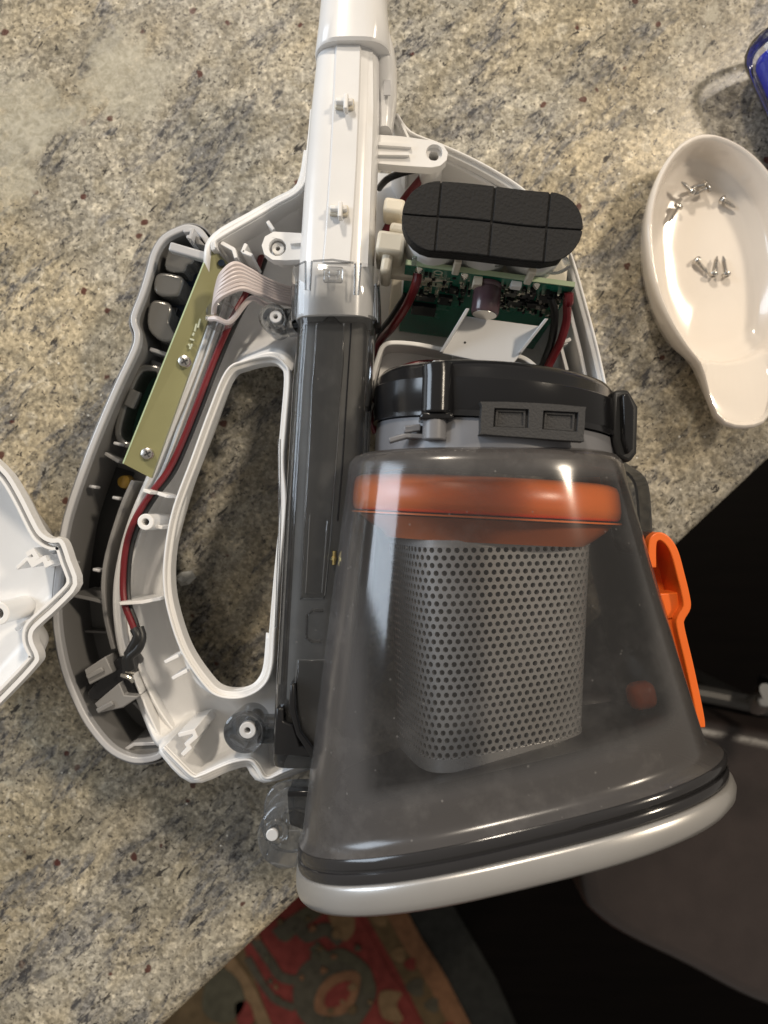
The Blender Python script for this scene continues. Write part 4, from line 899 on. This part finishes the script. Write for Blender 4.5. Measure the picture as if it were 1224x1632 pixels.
rc = thing('ribbon_cable', 'pale pink flat ribbon cable arching from the olive board into the housing', 'cable', P(390, 450, 4))
NW = 8
for k in range(NW):
    f = k / (NW - 1)
    pts = [P(342 - 2 * f, 485 + 20 * f, 5.55 - 0.1 * f), P(347 - 4 * f, 455 + 33 * f, 6.3), P(355 + 2 * f, 436 + 40 * f, 6.8 - 0.2 * f), P(374 + 12 * f, 421 + 45 * f, 6.9 - 0.3 * f), P(396 + 12 * f, 430 + 42 * f, 6.5 - 0.3 * f), P(420 + 4 * f, 444 + 32 * f, 5.8 - 0.2 * f), P(445, 455 + 30 * f, 5.2), P(470, 462 + 28 * f, 4.8), P(490, 466 + 27 * f, 4.6)]
    if k == NW - 1:
        pts = [P(334, 508, 5.6), P(346, 508, 5.8), P(362, 514, 5.8), P(374, 506, 5.8), P(386, 490, 5.9), P(397, 478, 5.9), P(406, 476, 5.7), P(420, 484, 5.2), P(445, 492, 4.8)]
    obj('strand', tube(pts, 0.098, 8, 6), RIBB, rc)
obj('solder_pin', tube([P(330, 507, 5.55), P(346, 506, 5.65)], 0.12, 8, 0), SOLDER, rc)
obj('hot_glue', lathe(P(353, 505, 4.6), [(0.55, 4.4), (0.6, 4.9), (0.4, 5.3), (0.1, 5.4)], 14), CLEAR, rc)

# ------------------------------------------------------------------ grey control panel with switch board
cp_ = thing('control_panel', 'long grey plastic handle panel with silver buttons lying left of the white housing', 'control panel', P(190, 800, 0))
PZ = 4.6
LEFT = [(342, 402), (330, 384), (318, 368), (304, 362), (289, 364), (262, 378), (246, 402), (238, 430), (227, 466), (214, 500), (213, 515), (218, 532), (214, 556), (188, 612), (162, 672), (138, 732), (114, 800), (101, 850), (90, 930), (88, 975), (92, 1020), (102, 1067), (118, 1110), (140, 1153), (172, 1192), (202, 1209), (228, 1212), (252, 1206), (258, 1194)]
q = [P(a, b, PZ)[:2] for a, b in cpx(LEFT, 4, False)]
obj('panel_rim', wall(q, 0.23, PZ - 0.4, PZ, False, 0.0), GREYL, cp_, 0.07, seg=3)  # rim top in the window-lit tone, wall below in darker grey
obj('side_wall', wall(q, 0.20, 0.6, PZ - 0.39), GREY, cp_)
obj('inner_lip', wall(q, 0.07, 1.5, PZ - 0.3, False, -0.24), GREY, cp_, 0.02)
inner = LEFT[2:] + [(262, 1184), (240, 1142), (206, 1085), (186, 1045), (172, 1000), (164, 940), (170, 885), (192, 812), (228, 740), (300, 560), (345, 420)]
obj('panel_floor', prism(xy(cpx(inner, 2), PZ), 0.5, 1.6), GREY, cp_)
obj('inner_wall', wall([P(a, b, 4.2)[:2] for a, b in cpx([(212, 766), (192, 812), (170, 885), (164, 935), (168, 985), (180, 1035)], 4, False)], 0.16, 1.4, 4.2), GREY, cp_, 0.03)
obj('battery_slot', pp([(178, 742), (210, 752), (178, 830), (160, 905), (152, 942), (122, 942), (128, 880), (150, 800)], 1.55, 1.75, 2.0), BLACK2, cp_)
obj('divider', wall([P(a, b, 4.1)[:2] for a, b in ((112, 948), (150, 956), (164, 960))], 0.14, 1.5, 4.1), GREY, cp_, 0.03)
obj('divider', wall([P(a, b, 4.1)[:2] for a, b in ((166, 722), (190, 736))], 0.14, 1.5, 4.1), GREY, cp_, 0.03)
obj('divider', wall([P(a, b, 3.0)[:2] for a, b in ((112, 1010), (168, 1012))], 0.1, 1.5, 2.4), GREY, cp_, 0.02)
for a, b in ((151, 776), (188, 794), (118, 896), (157, 908), (190, 708)): obj('peg', box(P(a, b, 3.9), (0.28, 0.12, 0.5), -0.2), GREYL, cp_, 0.04)
br = box(P(308, 405, 5.3), (1.7, 0.32, 0.4), -0.28); obj('top_bridge', br, GREYL, cp_, 0.06)
obj('hook', wall([P(a, b, 5.4)[:2] for a, b in ((292, 368), (306, 366), (303, 378), (297, 376))], 0.12, 4.2, 5.4), GREYL, cp_, 0.03)
obj('hook_brace', pp([(308, 370), (328, 392), (312, 388)], 3.8, 5.0), GREY, cp_, 0.03)
BLUEB = plastic('blue_black_switch_strip', (0.012, 0.022, 0.04), 0.18)
obj('switch_strip', pp([(306, 412), (330, 418), (284, 540), (258, 530), (270, 470)], 2.8, 3.2, 3.2), BLUEB, cp_, 0.04)
def button(pts, z0, z1, m=BTN): return obj('button', pp(cpx(pts, 3), z0, z1), m, cp_, 0.1, seg=3)
button([(266, 404), (272, 397), (302, 402), (310, 408), (306, 420), (298, 422), (292, 434), (264, 430)], 1.8, 4.3)
button([(246, 444), (256, 434), (284, 438), (292, 446), (288, 462), (280, 472), (248, 468)], 1.8, 4.4)
button([(236, 490), (246, 478), (268, 482), (273, 496), (269, 516), (280, 540), (258, 544), (236, 524)], 1.8, 4.2)
for a, b in ((292, 458), (300, 432), (278, 498)): obj('switch_cap', box(P(a, b, 3.4), (0.3, 0.36, 0.5), -0.35), BLACK, cp_, 0.04)
obj('cross_bar', wall([P(a, b, 3.6)[:2] for a, b in ((238, 556), (270, 566))], 0.16, 1.5, 3.6), GREYL, cp_, 0.04)
obj('cross_bar', wall([P(a, b, 3.3)[:2] for a, b in ((236, 574), (258, 582))], 0.2, 1.5, 3.0), GREY, cp_, 0.04)
ovl = cpx([(222, 590), (240, 586), (254, 592), (250, 620), (226, 680), (214, 706), (198, 708), (188, 694), (190, 670), (206, 620)], 4)
pbn = obj('power_button', wall([P(a, b, 3.7)[:2] for a, b in ovl], 0.26, 1.6, 3.7, True), BTN, cp_, 0.08, seg=3)
obj('button_well', pp(ovl, 1.62, 2.4, 3.7), plastic('dark_green_board', (0.03, 0.12, 0.085), 0.4), pbn)
obj('button_tab', box(P(212, 636, 3.75), (0.42, 0.7, 0.3), -0.42), BTN, pbn, 0.05)
# olive board
oz = 5.5
ob = obj('switch_board', loft([[Vector(P(a, b, z_)) for a, b, z_ in ((336, 394, oz + 0.15), (364, 419, oz - 0.25), (241, 762, oz - 0.55), (197, 739, oz - 0.15))], [Vector(P(a, b, z_)) - Vector((0.0, 0, 0.18)) for a, b, z_ in ((336, 394, oz + 0.15), (364, 419, oz - 0.25), (241, 762, oz - 0.55), (197, 739, oz - 0.15))]]), OLIVE, cp_)
p0, p1 = Vector(P(336, 394, oz + 0.155)), Vector(P(197, 739, oz - 0.145)); nn = Vector((p1.y - p0.y, p0.x - p1.x, 0)).normalized()
if nn.x > 0: nn = -nn
obj('board_edge', boxf(p0, p1 - p0, nn * 0.05, Vector((0, 0, -0.2))), GREENE, ob)
for a, b in ((294, 576), (235, 723)):
    f = (b - 394) / 366; z_ = oz - 0.02 - 0.30 * f
    sc = obj('board_screw', lathe(P(a, b, z_), [(0.21, z_ - 0.2), (0.23, z_ + 0.02), (0.2, z_ + 0.1), (0.08, z_ + 0.14)], 20), STEEL, ob)
    c = Vector(P(a, b, z_ + 0.145)); obj('cross_slot', join(box(c, (0.26, 0.05, 0.03), 0.5), box(c + Vector((0, 0, 0.002)), (0.05, 0.26, 0.03), 0.5)), BLACK2, sc)
for (a, b), (a2, b2) in (((306, 548), (302, 556)), ((303, 540), (309, 542)), ((300, 548), (303, 552)), ((310, 528), (313, 516)), ((315, 522), (319, 508)), ((307, 535), (309, 530))):
    f = (b - 394) / 366; z_ = oz - 0.0 - 0.30 * f
    obj('print_mark', wall([P(a, b, z_)[:2], P(a2, b2, z_)[:2]], 0.06, z_ - 0.08, z_ + 0.004), SILK, ob)
obj('pad_dot', cyl(P(352, 418, oz + 0.05), 0.12, oz - 0.3, oz + 0.01, 12), BLUEB, ob)
# charging socket and brackets
so = obj('charging_socket', pp([(170, 1066), (186, 1048), (206, 1044), (214, 1058), (212, 1090), (222, 1112), (192, 1110), (142, 1118), (138, 1104)], 1.8, 4.5), BLACK, cp_, 0.08)
obj('socket_shell', pp([(192, 1048), (204, 1044), (210, 1060), (206, 1078), (194, 1076)], 4.3, 4.9), BLACK2, so, 0.06)
obj('terminal', join(tube([P(194, 1076, 4.9), P(206, 1080, 5.0), P(212, 1086, 4.9)], 0.08, 8), tube([P(200, 1070, 4.9), P(214, 1074, 4.8)], 0.05, 8, 0)), SOLDER, so)
for pts in ([(134, 1068), (168, 1046), (180, 1072), (142, 1092)], [(150, 1122), (190, 1088), (198, 1108), (222, 1110), (196, 1128), (160, 1136)]):
    bk_ = obj('bracket', pp(pts, 1.6, 4.9), GREY, cp_, 0.05)
    a, b = pts[0]; obj('bracket_rib', wall([P(a + 4, b + 12, 5.0)[:2], P(a + 30, b - 2, 5.0)[:2]], 0.2, 4.4, 5.02), GREY, bk_, 0.05)
obj('end_flap', pp([(200, 1198), (214, 1186), (262, 1186), (254, 1206), (230, 1212)], 1.6, 3.9), GREY, cp_, 0.06)
obj('end_rib', wall([P(a, b, 4.0)[:2] for a, b in ((198, 1196), (214, 1186), (262, 1184))], 0.14, 1.6, 4.05), GREYL, cp_, 0.03)
obj('end_slot', pp([(220, 1136), (236, 1134), (258, 1176), (246, 1178)], 1.62, 1.8, 2.6), BLACK2, cp_)
obj('end_wall', wall([P(a, b, 3.8)[:2] for a, b in cpx([(214, 1118), (234, 1140), (252, 1168), (260, 1184)], 3, False)], 0.12, 1.5, 3.9), GREY, cp_, 0.03)
obj('amber_bead', lathe(P(197, 768, 2.4), [(0.2, 1.6), (0.32, 2.0), (0.25, 2.4), (0.05, 2.5)], 12), plastic('amber', (0.55, 0.33, 0.06), 0.15), cp_)

# ------------------------------------------------------------------ other white cover at the left border
cv = thing('cover_half', 'white plastic cover half with grooved rim cut by the left photo edge', 'cover', P(-60, 950, 0))
CZ = 6.6
CO = [(0, 740), (30, 781), (59, 838), (70, 852), (82, 858), (95, 858), (103, 866), (112, 892), (123, 932), (94, 967), (60, 998), (52, 1010), (53, 1024), (62, 1046), (54, 1064), (0, 1121)]
full = [(-340, 640), (-200, 640), (-80, 672)] + CO + [(-60, 1180), (-160, 1240), (-340, 1240)]
q = [P(a, b, CZ)[:2] for a, b in CO]; full_ = xy(full, CZ)
def smoothish(pts, n=3): return [P(a, b, CZ)[:2] for a, b in cpx([(-80, 672)] + pts + [(-60, 1180)], n, False)]
q = smoothish(CO)
sgn = -1
obj('cover_rim', join(wall(q, 0.15, CZ - 0.5, CZ, False, -0.075), wall(q, 0.09, CZ - 0.5, CZ - 0.1, False, -0.36)), WHITE, cv, 0.03, seg=2)
ctr = Vector(P(-130, 960, CZ)[:2])
base_ = [Vector(p) for p in q] + [Vector(P(a, b, CZ)[:2]) for a, b in ((-160, 1240), (-340, 1240), (-340, 640), (-200, 640))]
def cring(d, z): return [(*(p + (ctr - p).normalized() * d), z) for p in base_]
obj('cover_floor', loft([cring(0.08, CZ - 0.42), cring(0.42, CZ - 0.5), cring(0.55, CZ - 1.3), cring(0.8, CZ - 2.0), cring(1.3, CZ - 2.5), cring(1.6, CZ - 2.6)], False, True), WHITE, cv, ang=50, solid=0.15)
obj('cover_foot', prism([tuple(p[:2]) for p in cring(2.6, 0)], 0.05, CZ - 2.8), WHITE, cv)
rib([(42, 884), (52, 878), (58, 888), (48, 894), (52, 900), (70, 890), (74, 900), (82, 896)], 5.3, 6.3, 0.16, 'snap_catch', WHITE, cv)
rib([(26, 906), (50, 884)], 3.6, 6.2, 0.14, 'rib', WHITE, cv); rib([(24, 1004), (44, 990)], 3.6, 5.0, 0.14, 'rib', WHITE, cv)
obj('screw_post', ringtube(P(-4, 978, 6.0), 0.42, 0.2, 3.6, 6.0), WHITE, cv, 0.03)
obj('moulded_circle', ringtube(P(2, 878, 3.8), 0.75, 0.71, 3.68, 3.73), WHITE, cv)
